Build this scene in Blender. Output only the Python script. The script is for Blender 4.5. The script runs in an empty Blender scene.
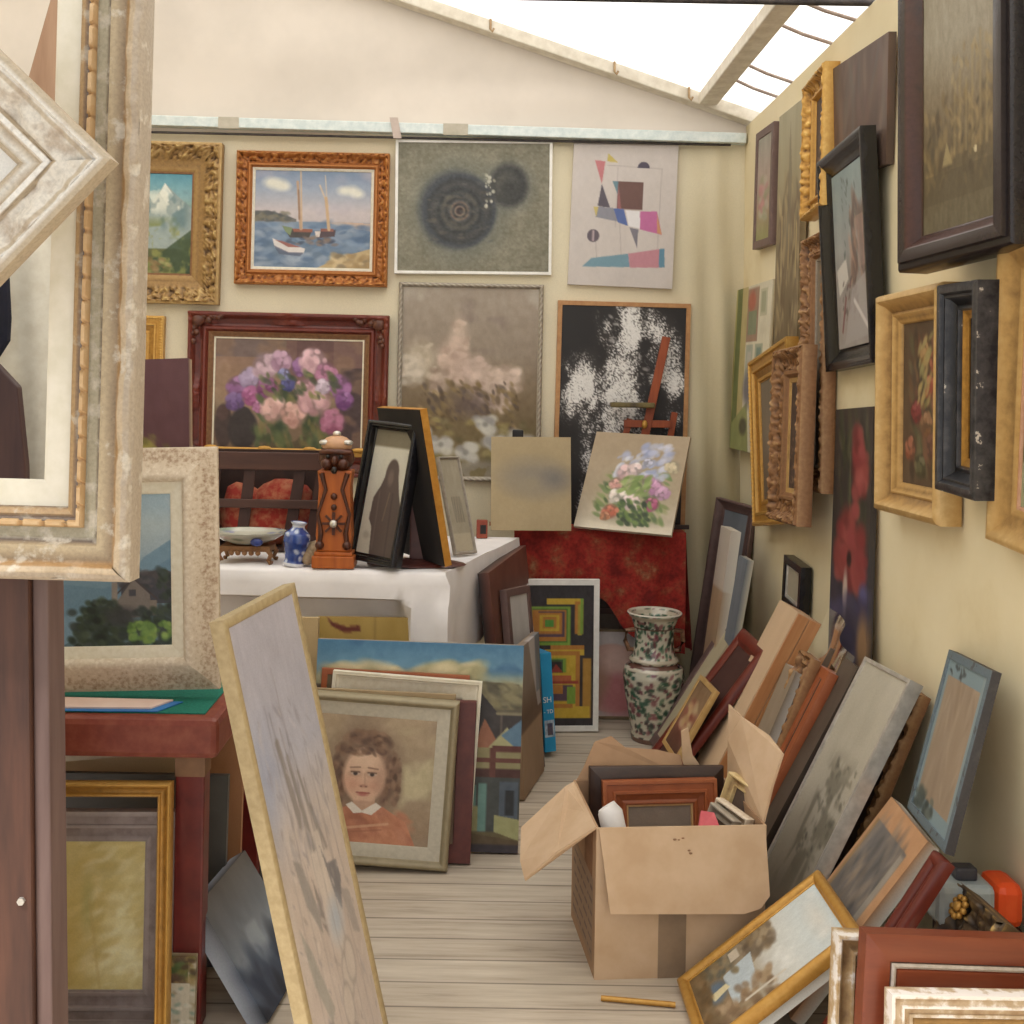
import bpy, bmesh, math, random
import numpy as np
from mathutils import Vector, Matrix, noise as mnoise

SC = bpy.context.scene
COL = SC.collection
XW, YB, EYE = 1.28, 5.40, 1.55
rad = math.radians

# ------------------------------------------------------------------ colours and materials
def lin(c):
    a = np.asarray(c, float) / 255.0
    return np.where(a <= .04045, a / 12.92, ((a + .055) / 1.055) ** 2.4)
def rgba(c):
    v = lin(c)
    return (float(v[0]), float(v[1]), float(v[2]), 1.0)

MATS = {}
def new_mat(name):
    m = bpy.data.materials.new(name); m.use_nodes = True
    nt = m.node_tree; nt.nodes.clear()
    out = nt.nodes.new('ShaderNodeOutputMaterial'); b = nt.nodes.new('ShaderNodeBsdfPrincipled')
    nt.links.new(b.outputs[0], out.inputs[0])
    return m, nt, b, out
def tex_noise(nt, scale, detail=4, mapping=None, rough=.6):
    tc = nt.nodes.new('ShaderNodeTexCoord'); n = nt.nodes.new('ShaderNodeTexNoise')
    n.inputs['Scale'].default_value = scale; n.inputs['Detail'].default_value = detail; n.inputs['Roughness'].default_value = rough
    if mapping:
        mp = nt.nodes.new('ShaderNodeMapping'); mp.inputs['Scale'].default_value = mapping
        nt.links.new(tc.outputs['Object'], mp.inputs[0]); nt.links.new(mp.outputs[0], n.inputs[0])
    else: nt.links.new(tc.outputs['Object'], n.inputs[0])
    return n
def ramp(nt, src, stops):
    r = nt.nodes.new('ShaderNodeValToRGB'); e = r.color_ramp.elements
    while len(e) < len(stops): e.new(.5)
    for i, (p, c) in enumerate(stops):
        e[i].position = p; e[i].color = rgba(c)
    nt.links.new(src, r.inputs[0]); return r
def add_bump(nt, b, src, strength, dist=.004):
    bp = nt.nodes.new('ShaderNodeBump'); bp.inputs['Strength'].default_value = strength; bp.inputs['Distance'].default_value = dist
    nt.links.new(src, bp.inputs['Height']); nt.links.new(bp.outputs[0], b.inputs['Normal'])
def mottled(name, c1, c2, scale=25, rough=.6, metal=0., bump=.2, mapping=None, lo=.35, hi=.65, detail=4):
    """two tones mixed by noise"""
    if name in MATS: return MATS[name]
    m, nt, b, _ = new_mat(name)
    n = tex_noise(nt, scale, detail, mapping)
    r = ramp(nt, n.outputs[0], [(lo, c1), (hi, c2)])
    nt.links.new(r.outputs[0], b.inputs['Base Color'])
    b.inputs['Roughness'].default_value = rough; b.inputs['Metallic'].default_value = metal
    if bump: add_bump(nt, b, n.outputs[0], bump)
    MATS[name] = m; return m
def wood(name, c1, c2, rough=.5, axis=2, scale=14):
    mp = [scale * 2.5] * 3; mp[axis] = 2.2
    return mottled(name, c1, c2, 1.0, rough, 0, .15, mapping=tuple(mp), lo=.3, hi=.7, detail=6)
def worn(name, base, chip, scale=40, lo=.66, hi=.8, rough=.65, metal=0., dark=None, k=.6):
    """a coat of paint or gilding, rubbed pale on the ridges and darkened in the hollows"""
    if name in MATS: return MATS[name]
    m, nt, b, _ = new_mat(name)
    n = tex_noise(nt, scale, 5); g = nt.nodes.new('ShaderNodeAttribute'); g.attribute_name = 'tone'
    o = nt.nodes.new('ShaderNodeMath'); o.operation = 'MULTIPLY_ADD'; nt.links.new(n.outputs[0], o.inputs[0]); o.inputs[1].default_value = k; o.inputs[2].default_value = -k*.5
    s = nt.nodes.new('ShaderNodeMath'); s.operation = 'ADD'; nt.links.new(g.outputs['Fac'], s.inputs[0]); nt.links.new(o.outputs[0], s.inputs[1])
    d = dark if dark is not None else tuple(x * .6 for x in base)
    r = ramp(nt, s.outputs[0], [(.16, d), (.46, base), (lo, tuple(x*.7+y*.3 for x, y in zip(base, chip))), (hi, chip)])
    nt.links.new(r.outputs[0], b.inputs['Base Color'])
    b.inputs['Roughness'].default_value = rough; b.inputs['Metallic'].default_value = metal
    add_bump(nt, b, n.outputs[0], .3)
    MATS[name] = m; return m
def painted(name='oil_paint', rough=.55, weave=.12, coat=0.):
    """reads the colours laid on the mesh points"""
    if name in MATS: return MATS[name]
    m, nt, b, _ = new_mat(name)
    a = nt.nodes.new('ShaderNodeAttribute'); a.attribute_name = 'paint'
    n = tex_noise(nt, 260, 3)
    mx = nt.nodes.new('ShaderNodeMixRGB'); mx.blend_type = 'MULTIPLY'; mx.inputs[0].default_value = .22
    r = ramp(nt, n.outputs[0], [(.3, (190, 190, 190)), (.65, (255, 255, 255))])
    nt.links.new(a.outputs['Color'], mx.inputs[1]); nt.links.new(r.outputs[0], mx.inputs[2])
    nt.links.new(mx.outputs[0], b.inputs['Base Color']); b.inputs['Roughness'].default_value = rough
    b.inputs['Coat Weight'].default_value = coat
    add_bump(nt, b, n.outputs[0], weave, .002)
    MATS[name] = m; return m

def banded(name, grime, scale=30, lo=.54, hi=.7, rough=.6, amt=.75):
    """bands of colour laid along a moulding, with worn and dirty patches"""
    if name in MATS: return MATS[name]
    m, nt, b, _ = new_mat(name)
    a = nt.nodes.new('ShaderNodeAttribute'); a.attribute_name = 'paint'; g = nt.nodes.new('ShaderNodeAttribute'); g.attribute_name = 'tone'
    n = tex_noise(nt, scale, 6); n2 = tex_noise(nt, scale*6, 3)
    s = nt.nodes.new('ShaderNodeMath'); s.operation = 'MULTIPLY_ADD'; nt.links.new(g.outputs['Fac'], s.inputs[0]); s.inputs[1].default_value = -.25
    o = nt.nodes.new('ShaderNodeMath'); o.operation = 'ADD'; nt.links.new(n.outputs[0], o.inputs[0]); o.inputs[1].default_value = .125
    nt.links.new(o.outputs[0], s.inputs[2])
    f = ramp(nt, s.outputs[0], [(lo, (0,0,0)), (hi, (255,255,255))])
    mm = nt.nodes.new('ShaderNodeMath'); mm.operation = 'MULTIPLY'; nt.links.new(f.outputs[0], mm.inputs[0]); mm.inputs[1].default_value = amt
    mx = nt.nodes.new('ShaderNodeMixRGB'); nt.links.new(mm.outputs[0], mx.inputs[0]); nt.links.new(a.outputs['Color'], mx.inputs[1]); mx.inputs[2].default_value = rgba(grime)
    r = ramp(nt, n2.outputs[0], [(.3, (205,205,205)), (.6, (255,255,255))]); m2 = nt.nodes.new('ShaderNodeMixRGB'); m2.blend_type = 'MULTIPLY'; m2.inputs[0].default_value = .5
    nt.links.new(mx.outputs[0], m2.inputs[1]); nt.links.new(r.outputs[0], m2.inputs[2]); nt.links.new(m2.outputs[0], b.inputs['Base Color'])
    b.inputs['Roughness'].default_value = rough; add_bump(nt, b, n.outputs[0], .3)
    MATS[name] = m; return m

# ------------------------------------------------------------------ mesh building
class MB:
    def __init__(s): s.v = []; s.f = []
    def add(s, vs, fs, M=None):
        k = len(s.v)
        s.v += [tuple(M @ Vector(p)) if M is not None else tuple(p) for p in vs]
        s.f += [tuple(i + k for i in f) for f in fs]; return s
    def box(s, x0, x1, y0, y1, z0, z1, M=None):
        return s.add([(x0,y0,z0),(x1,y0,z0),(x1,y1,z0),(x0,y1,z0),(x0,y0,z1),(x1,y0,z1),(x1,y1,z1),(x0,y1,z1)],
                     [(0,3,2,1),(4,5,6,7),(0,1,5,4),(1,2,6,5),(2,3,7,6),(3,0,4,7)], M)
    def slab(s, pts, t):
        """flat polygon given thickness t"""
        P = [Vector(p) for p in pts]; n = Vector((0,0,0))
        for i in range(len(P)): n += P[i].cross(P[(i+1) % len(P)])
        n.normalize(); k = len(P)
        vs = [p + n*t/2 for p in P] + [p - n*t/2 for p in P]
        fs = [tuple(range(k)), tuple(reversed(range(k, 2*k)))] + [(i, i+k, (i+1) % k + k, (i+1) % k) for i in range(k)]
        return s.add(vs, fs)
    def bar(s, a, b, w, d, up=(0,0,1)):
        """square bar between two points"""
        a, b = Vector(a), Vector(b); z = (b-a).normalized(); u = Vector(up)
        if abs(z.dot(u)) > .95: u = Vector((0,1,0))
        x = u.cross(z).normalized(); y = z.cross(x)
        vs = [p + x*sx*w/2 + y*sy*d/2 for p in (a, b) for sx, sy in ((-1,-1),(1,-1),(1,1),(-1,1))]
        return s.add(vs, [(0,3,2,1),(4,5,6,7),(0,1,5,4),(1,2,6,5),(2,3,7,6),(3,0,4,7)])
    def tube(s, pts, r, n=10):
        P = [Vector(p) for p in pts]; rings = []
        for i, p in enumerate(P):
            t = (P[min(i+1, len(P)-1)] - P[max(i-1, 0)]).normalized()
            u = Vector((0,0,1)) if abs(t.z) < .9 else Vector((1,0,0))
            x = t.cross(u).normalized(); y = x.cross(t)
            rr = r[i] if isinstance(r, (list, tuple)) else r
            rings.append([p + x*math.cos(2*math.pi*k/n)*rr + y*math.sin(2*math.pi*k/n)*rr for k in range(n)])
        vs = [q for R in rings for q in R]; fs = []
        for i in range(len(P)-1):
            for k in range(n): fs.append((i*n+k, i*n+(k+1) % n, (i+1)*n+(k+1) % n, (i+1)*n+k))
        fs += [tuple(reversed(range(n))), tuple((len(P)-1)*n+k for k in range(n))]
        return s.add(vs, fs)
    def ball(s, c, r, n=12, sq=(1,1,1)):
        vs = []; fs = []; m = n//2
        for i in range(m+1):
            for k in range(n):
                t = math.pi*i/m; p = 2*math.pi*k/n
                vs.append((c[0]+r*sq[0]*math.sin(t)*math.cos(p), c[1]+r*sq[1]*math.sin(t)*math.sin(p), c[2]+r*sq[2]*math.cos(t)))
        for i in range(m):
            for k in range(n): fs.append((i*n+k, (i+1)*n+k, (i+1)*n+(k+1) % n, i*n+(k+1) % n))
        return s.add(vs, fs)
    def build(s, name, mat, parent=None, smooth=False, bevel=0., loc=None):
        me = bpy.data.meshes.new(name); me.from_pydata(s.v, [], s.f); me.update()
        bm = bmesh.new(); bm.from_mesh(me); bmesh.ops.remove_doubles(bm, verts=bm.verts, dist=1e-6); bmesh.ops.recalc_face_normals(bm, faces=bm.faces); bm.to_mesh(me); bm.free()
        if smooth:
            me.polygons.foreach_set('use_smooth', [True]*len(me.polygons))
            me.set_sharp_from_angle(angle=rad(50))
        at = me.attributes.new('tone', 'FLOAT', 'POINT'); at.data.foreach_set('value', [.5]*len(me.vertices))
        o = bpy.data.objects.new(name, me); COL.objects.link(o)
        me.materials.append(mat)
        if parent: o.parent = parent
        if loc: o.location = loc
        if bevel:
            b = o.modifiers.new('soft', 'BEVEL'); b.width = bevel; b.segments = 2; b.limit_method = 'ANGLE'
        return o
def empty(name, label, cat, M=None, loc=None, rz=0, group=None):
    o = bpy.data.objects.new(name, None); COL.objects.link(o); o.empty_display_size = .05
    if M is not None: o.matrix_world = M
    if loc is not None: o.location = loc; o.rotation_euler = (0,0,rz)
    return tag(o, label, cat, group)
def tag(o, label, cat, group=None):
    o['label'] = label; o['category'] = cat
    if group: o['group'] = group
    return o
def struct(o):
    o['kind'] = 'structure'; return o

def pose_matrix(k):
    x, y, z, yaw, tilt, roll, w, h = POSE[k]
    R = Matrix.Rotation(rad(yaw), 4, 'Z') @ Matrix.Rotation(rad(-tilt), 4, 'X') @ Matrix.Rotation(rad(roll), 4, 'Y')
    return Matrix.Translation((x, y, z)) @ R, w, h

def paint_grid(name, P, colr, parent, mat, smooth=True, closed_u=False):
    """a grid of points P (rows, cols, 3) with a colour per point"""
    n, m = P.shape[:2]
    me = bpy.data.meshes.new(name)
    idx = np.arange(n*m).reshape(n, m)
    a = idx[:-1,:-1].ravel(); b = idx[:-1,1:].ravel(); c = idx[1:,1:].ravel(); d = idx[1:,:-1].ravel()
    F = np.stack([a, d, c, b], 1)
    me.from_pydata(P.reshape(-1,3).tolist(), [], F.tolist()); me.update()
    at = me.color_attributes.new('paint', 'FLOAT_COLOR', 'POINT')
    cc = np.asarray(colr, float); g_ = cc.mean(-1, keepdims=True); cc = g_+(cc-g_)*SATUR+LIFT
    rg = np.ones((n*m, 4)); rg[:,:3] = lin(np.clip(cc, 0, 255)).reshape(-1,3)
    at.data.foreach_set('color', rg.ravel())
    if smooth: me.polygons.foreach_set('use_smooth', [True]*len(me.polygons))
    me.materials.append(mat)
    o = bpy.data.objects.new(name, me); COL.objects.link(o)
    if parent: o.parent = parent
    return o
def canvas_mesh(name, w, h, y, z0, t, art, parent, mat, side=(180,165,140)):
    """a stretched canvas: painted front, plain edges and back"""
    n, m = art.shape[:2]
    xs = np.linspace(-w/2, w/2, m); zs = np.linspace(z0+h, z0, n)
    P = np.empty((n+2, m+2, 3)); C_ = np.empty((n+2, m+2, 3))
    P[1:-1,1:-1,0] = xs; P[1:-1,1:-1,2] = zs[:,None]; P[1:-1,1:-1,1] = y
    C_[1:-1,1:-1] = art
    P[0] = P[1]; P[-1] = P[-2]; P[:,0] = P[:,1]; P[:,-1] = P[:,-2]
    P[0,:,1] = P[-1,:,1] = P[:,0,1] = P[:,-1,1] = y + t
    P[0,0] = P[0,1]; P[0,-1] = P[0,-2]; P[-1,0] = P[-1,1]; P[-1,-1] = P[-1,-2]
    C_[0] = C_[-1] = side; C_[:,0] = side; C_[:,-1] = side
    o = paint_grid(name, P, C_, parent, mat, smooth=False)
    return o

def sweep(name, w, h, z0, prof, mat, parent, amp=None, fn=None, seg=.006, smooth=True, cols=None):
    """a moulding mitred round a w x h rectangle standing on z0: prof is (inward distance, depth behind the front)"""
    V = []; Fs = []; Tn = []; Cc = []; npf = len(prof)
    yb = max(y for _, y in prof) or .01
    base = []
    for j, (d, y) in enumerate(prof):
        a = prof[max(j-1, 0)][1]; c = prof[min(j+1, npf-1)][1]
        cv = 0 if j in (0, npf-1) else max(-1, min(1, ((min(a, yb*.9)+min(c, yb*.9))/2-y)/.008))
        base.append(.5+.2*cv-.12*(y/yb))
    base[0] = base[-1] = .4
    sides = [((-w/2,z0),(1,0),(0,1),w), ((w/2,z0),(0,1),(-1,0),h), ((w/2,z0+h),(-1,0),(0,-1),w), ((-w/2,z0+h),(0,-1),(1,0),h)]
    for si, (c, e, nn, Ln) in enumerate(sides):
        ns = max(2, int(Ln/seg)) if amp else 2
        k0 = len(V)
        for i in range(ns+1):
            t = i/ns
            for j, (d, y) in enumerate(prof):
                s = d + (Ln-2*d)*t
                yy = y; tn = base[j]
                if amp and amp[j]:
                    q = fn(s, Ln, si, d); yy = y - amp[j]*q; tn += .28*(q-.3)
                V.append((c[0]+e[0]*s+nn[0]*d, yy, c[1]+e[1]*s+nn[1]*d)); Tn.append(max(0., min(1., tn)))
                if cols: Cc.append(cols[j])
        for i in range(ns):
            for j in range(npf-1):
                a = k0+i*npf+j
                Fs.append((a, a+1, a+npf+1, a+npf))
            a = k0+i*npf
            Fs.append((a+npf-1, a, a+npf, a+2*npf-1))
    me = bpy.data.meshes.new(name); me.from_pydata(V, [], Fs); me.update()
    bm = bmesh.new(); bm.from_mesh(me); bmesh.ops.recalc_face_normals(bm, faces=bm.faces); bm.to_mesh(me); bm.free()
    at = me.attributes.new('tone', 'FLOAT', 'POINT'); at.data.foreach_set('value', Tn)
    if cols:
        rg = np.ones((len(V), 4)); rg[:,:3] = lin(Cc); ca = me.color_attributes.new('paint', 'FLOAT_COLOR', 'POINT'); ca.data.foreach_set('color', rg.ravel())
    if smooth:
        me.polygons.foreach_set('use_smooth', [True]*len(me.polygons)); me.set_sharp_from_angle(angle=rad(50))
    me.materials.append(mat)
    o = bpy.data.objects.new(name, me); COL.objects.link(o); o.parent = parent
    return o

# ornament functions along a moulding
def f_beads(p):
    return lambda s, L, si, d: abs(math.sin(math.pi*s/p))
def f_carve(p, seed=0):
    def f(s, L, si, d):
        a = s/p + si*7.3 + seed
        return .3+1.5*mnoise.noise(Vector((a, d/p*1.2, seed*1.7)))+.7*mnoise.noise(Vector((a*2.3, d/p*2.5, seed*.7)))+.22*math.sin(2*math.pi*s/(p*3.1))
    return f
def f_corner(p, reach, seed=0):
    def f(s, L, si, d):
        e = min(s, L-s); k = max(0., 1-e/reach); k2 = max(0., 1-abs(s-L/2)/(reach*.6))
        return max(k, k2*.7)*(.7+.9*abs(mnoise.noise(Vector((s/p+si*3.1+seed, d/p, 0.3)))) )
    return f
def f_rope(p):
    return lambda s, L, si, d: .5+.5*math.sin(2*math.pi*(s+d*1.5)/p)

PROFS = {}
def profile(kind, fw, t):
    q = {
     'flat':   [(0,1),(0,.1),(.03,0),(.97,0),(1,.1),(1,1)],
     'cove':   [(0,1),(0,.12),(.06,.0),(.16,0),(.22,.1),(.36,.42),(.62,.55),(.72,.50),(.78,.36),(.88,.36),(.93,.5),(1,.62),(1,1)],
     'scoop':  [(0,1),(0,.06),(.08,0),(.18,.02),(.30,.2),(.55,.45),(.8,.6),(.9,.58),(1,.7),(1,1)],
     'reverse':[(0,1),(0,.62),(.10,.55),(.35,.42),(.62,.18),(.76,.02),(.86,0),(.93,.08),(1,.3),(1,1)],
     'round':  [(0,1),(0,.45),(.08,.22),(.25,.06),(.45,0),(.65,.06),(.82,.22),(.86,.35),(1,.4),(1,1)],
     'deep':   [(0,1),(0,.02),(.03,0),(.20,0),(.24,.05),(.34,.07),(.38,.14),(.55,.36),(.80,.62),(.86,.6),(1,.78),(1,1)],
     'stepped':[(0,1),(0,0),(.14,0),(.16,.14),(.40,.14),(.43,.04),(.52,.04),(.55,.3),(.80,.42),(.83,.36),(.94,.36),(.96,.5),(1,.5),(1,1)],
    }[kind]
    return [(d*fw, y*t) for d, y in q]

def frame_thing(key, name, label, cat, fw, prof, mat, t=.04, art=None, res=110, liner=None, orn=None, cy=None, pmat=None, frame_label=None, gap=0, second=None, back=False, artside=(150,130,100), cols=None):
    """picture frame (with a painting if art is given) standing at POSE[key]"""
    M, w, h = pose_matrix(key)
    root = empty(name, label, cat, M)
    pf = profile(prof, fw, t) if isinstance(prof, str) else prof
    amp = fn = None
    if orn:
        fn, A, d0, d1 = orn
        # finer profile where the ornament runs
        fine = [pf[0]]
        for a, b in zip(pf, pf[1:]):
            k = 4 if (b[0] > d0 and a[0] < d1 and b[0]-a[0] > .004) else 1
            for i in range(1, k+1): fine.append((a[0]+(b[0]-a[0])*i/k, a[1]+(b[1]-a[1])*i/k))
        pf = fine
        amp = [A if (d0 <= d <= d1 and y < t*.95) else 0 for d, y in pf]
    cl = None
    if cols:   # colour by inward distance
        cl = [cols[max(i for i, (d0, _) in enumerate(cols) if d0 <= d+1e-6)][1] for d, _ in pf]
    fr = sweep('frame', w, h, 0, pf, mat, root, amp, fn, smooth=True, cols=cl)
    if frame_label: fr['label'] = frame_label
    iw, ih, z0 = w-2*fw, h-2*fw, fw
    yi = pf[-2][1]
    if second:   # inner moulding of another finish
        sw, sm, sp = second
        y0 = yi + .001
        p2 = [(d, y0+y) for d, y in profile(sp, sw, min(.012, t-y0-.001))]
        sweep('inner_moulding', iw+.004, ih+.004, z0-.002, p2, sm, root)
        iw -= 2*sw-.004; ih -= 2*sw-.004; z0 += sw-.002; yi = y0+.008
    if liner:
        lw, lm = liner
        y0 = yi + .001; tt = max(.003, min(.010, t-y0-.001))
        p2 = [(d, y0+y) for d, y in [(0,tt),(0,0),(lw*.85,.001),(lw,.004),(lw,tt)]]
        sweep('liner', iw+.004, ih+.004, z0-.002, p2, lm, root)
        iw -= 2*lw-.004; ih -= 2*lw-.004; z0 += lw-.002; yi = y0+.004
    if art is not None:
        y = min(cy if cy is not None else yi+.002, t-.004)
        m = max(16, int(res*min(1, iw/ih))); n = max(16, int(res*min(1, ih/iw)))
        A_ = Art(m, n); art(A_)
        canvas_mesh('painting', iw+.004, ih+.004, y, z0-.002, t-y-.001, A_.c, root, pmat or painted(), artside)
    if back:
        MB().box(-w/2+.002, w/2-.002, t-.001, t+.004, .002, h-.002).build('backing_board', back, root)
    return root
def canvas_thing(key, label, art, t=.02, res=110, side=(190,178,150), name='stretched_canvas', cat='painting', pmat=None, bars=None):
    M, w, h = pose_matrix(key)
    root = empty(name, label, cat, M)
    m = max(16, int(res*min(1, w/h))); n = max(16, int(res*min(1, h/w)))
    A_ = Art(m, n); art(A_)
    canvas_mesh('canvas', w, h, 0, 0, t, A_.c, root, pmat or painted(), side)
    if t > .012:
        b = min(.035, w*.3)
        sweep('stretcher', w-.004, h-.004, .002, [(0,t),(0,.004),(b,.004),(b,t)], bars or wood('stretcher_pine', (196,160,112), (170,130,85)), root, smooth=False)
    return root

# ------------------------------------------------------------------ painter: colours laid on a grid of points
class Art:
    def __init__(s, m, n, base=(200,200,200)):
        s.m, s.n = m, n
        s.U, s.V = np.meshgrid((np.arange(m)+.5)/m, (np.arange(n)+.5)/n)
        s.c = np.ones((n, m, 3))*np.asarray(base, float); s.asp = m/n
        s.r = random.Random(7)
    def fill(s, c): s.c[:] = c; return s
    def grad(s, stops, horiz=False):
        T = s.U if horiz else s.V; p = [a for a, _ in stops]; c = np.array([b for _, b in stops], float)
        for k in range(3): s.c[..., k] = np.interp(T, p, c[:, k])
        return s
    def mix(s, A, c):
        A = np.clip(A, 0, 1)[..., None]; s.c = s.c*(1-A) + np.asarray(c, float)*A; return s
    def field(s, scale, seed=0, sy=1.0, octv=3):
        rs = np.random.RandomState(seed); out = np.zeros((s.n, s.m)); a = 1.; tot = 0
        for o in range(octv):
            gx = max(2, int(scale*2**o)); gy = max(2, int(scale*sy*2**o))
            g = rs.rand(gy+2, gx+2); x = s.U*gx; y = s.V*gy
            i = x.astype(int); j = y.astype(int); fx = x-i; fy = y-j; fx = fx*fx*(3-2*fx); fy = fy*fy*(3-2*fy)
            v = (g[j,i]*(1-fx)+g[j,i+1]*fx)*(1-fy)+(g[j+1,i]*(1-fx)+g[j+1,i+1]*fx)*fy
            out += v*a; tot += a; a *= .55
        return out/tot
    def vary(s, amt, scale=12, seed=1, sy=1.0):
        s.c += ((s.field(scale, seed, sy)-.5)*2*amt)[..., None]; return s
    def cloud(s, c, scale=4, seed=2, lo=.5, hi=.7, a=1., box=None, sy=1.0):
        A = np.clip((s.field(scale, seed, sy)-lo)/(hi-lo), 0, 1)*a
        if box is not None:
            x0,y0,x1,y1,sf = box
            A = A*np.clip((s.U-x0)/sf, 0, 1)*np.clip((x1-s.U)/sf, 0, 1)*np.clip((s.V-y0)/sf, 0, 1)*np.clip((y1-s.V)/sf, 0, 1)
        return s.mix(A, c)
    def ell(s, cx, cy, rx, ry, c, soft=.15, rot=0., a=1.):
        R = max(rx, ry)*(1+soft)*1.6
        x0 = max(0, int((cx-R)*s.m)); x1 = min(s.m, int((cx+R)*s.m)+2); y0 = max(0, int((cy-R*1.6)*s.n)); y1 = min(s.n, int((cy+R*1.6)*s.n)+2)
        if x1 <= x0 or y1 <= y0: return s
        u = s.U[y0:y1,x0:x1]-cx; v = (s.V[y0:y1,x0:x1]-cy)
        if rot:
            v = v/s.asp; cr, sr = math.cos(rot), math.sin(rot); u, v = u*cr+v*sr, (-u*sr+v*cr)*s.asp
        d = np.sqrt((u/rx)**2+(v/ry)**2)
        A = (np.clip((1+soft-d)/(2*soft+1e-6), 0, 1)*a)[..., None]
        s.c[y0:y1,x0:x1] = s.c[y0:y1,x0:x1]*(1-A)+np.asarray(c, float)*A
        return s
    def poly(s, pts, c, a=1.):
        A = np.zeros((s.n, s.m))
        for ox, oy in ((-.25,-.25),(.25,-.25),(-.25,.25),(.25,.25)):
            u = s.U+ox/s.m; v = s.V+oy/s.n; ins = np.zeros((s.n, s.m), bool); k = len(pts)
            for i in range(k):
                (xa, ya), (xb, yb) = pts[i], pts[(i+1) % k]
                if ya == yb: continue
                ins ^= ((ya > v) != (yb > v)) & (u < (xb-xa)*(v-ya)/(yb-ya)+xa)
            A += ins*.25
        return s.mix(A*a, c)
    def rect(s, x0, y0, x1, y1, c, a=1.): return s.poly([(x0,y0),(x1,y0),(x1,y1),(x0,y1)], c, a)
    def line(s, p, q, w, c, a=1.):
        dx, dy = q[0]-p[0], (q[1]-p[1])/s.asp; L2 = dx*dx+dy*dy+1e-9
        u = s.U-p[0]; v = (s.V-p[1])/s.asp; t = np.clip((u*dx+v*dy)/L2, 0, 1)
        d = np.hypot(u-t*dx, v-t*dy); e = .6/s.m
        return s.mix(np.clip((w/2+e-d)/(2*e), 0, 1)*a, c)
    def strokes(s, k, box, size, cols, seed=0, rot=0., stretch=1.8, a=.7, soft=.4, jit=14):
        r = random.Random(seed)
        for _ in range(k):
            c = r.choice(cols); j = r.uniform(-jit, jit); z = r.uniform(*size)
            s.ell(r.uniform(box[0], box[2]), r.uniform(box[1], box[3]), z*stretch, z*s.asp, [x+j for x in c], soft, rot+r.uniform(-.5,.5), a)
        return s
    def flower(s, cx, cy, R, c, seed=0, n=26, jit=22, core=None):
        r = random.Random(seed)
        s.ell(cx, cy, R, R*s.asp, [x*.72 for x in c], .2, 0, .85)
        for _ in range(n):
            t = r.uniform(0, 6.28); d = R*math.sqrt(r.random())*.92; k = r.uniform(-jit, jit) - 30*math.sin(t)*d/R
            z = R*r.uniform(.16, .3)
            s.ell(cx+d*math.cos(t), cy+d*math.sin(t)*s.asp, z*1.3, z*s.asp, [min(255, x+k) for x in c], .35, t+1.57, .8)
        if core: s.ell(cx, cy, R*.2, R*.2*s.asp, core, .4)
        return s

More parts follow.
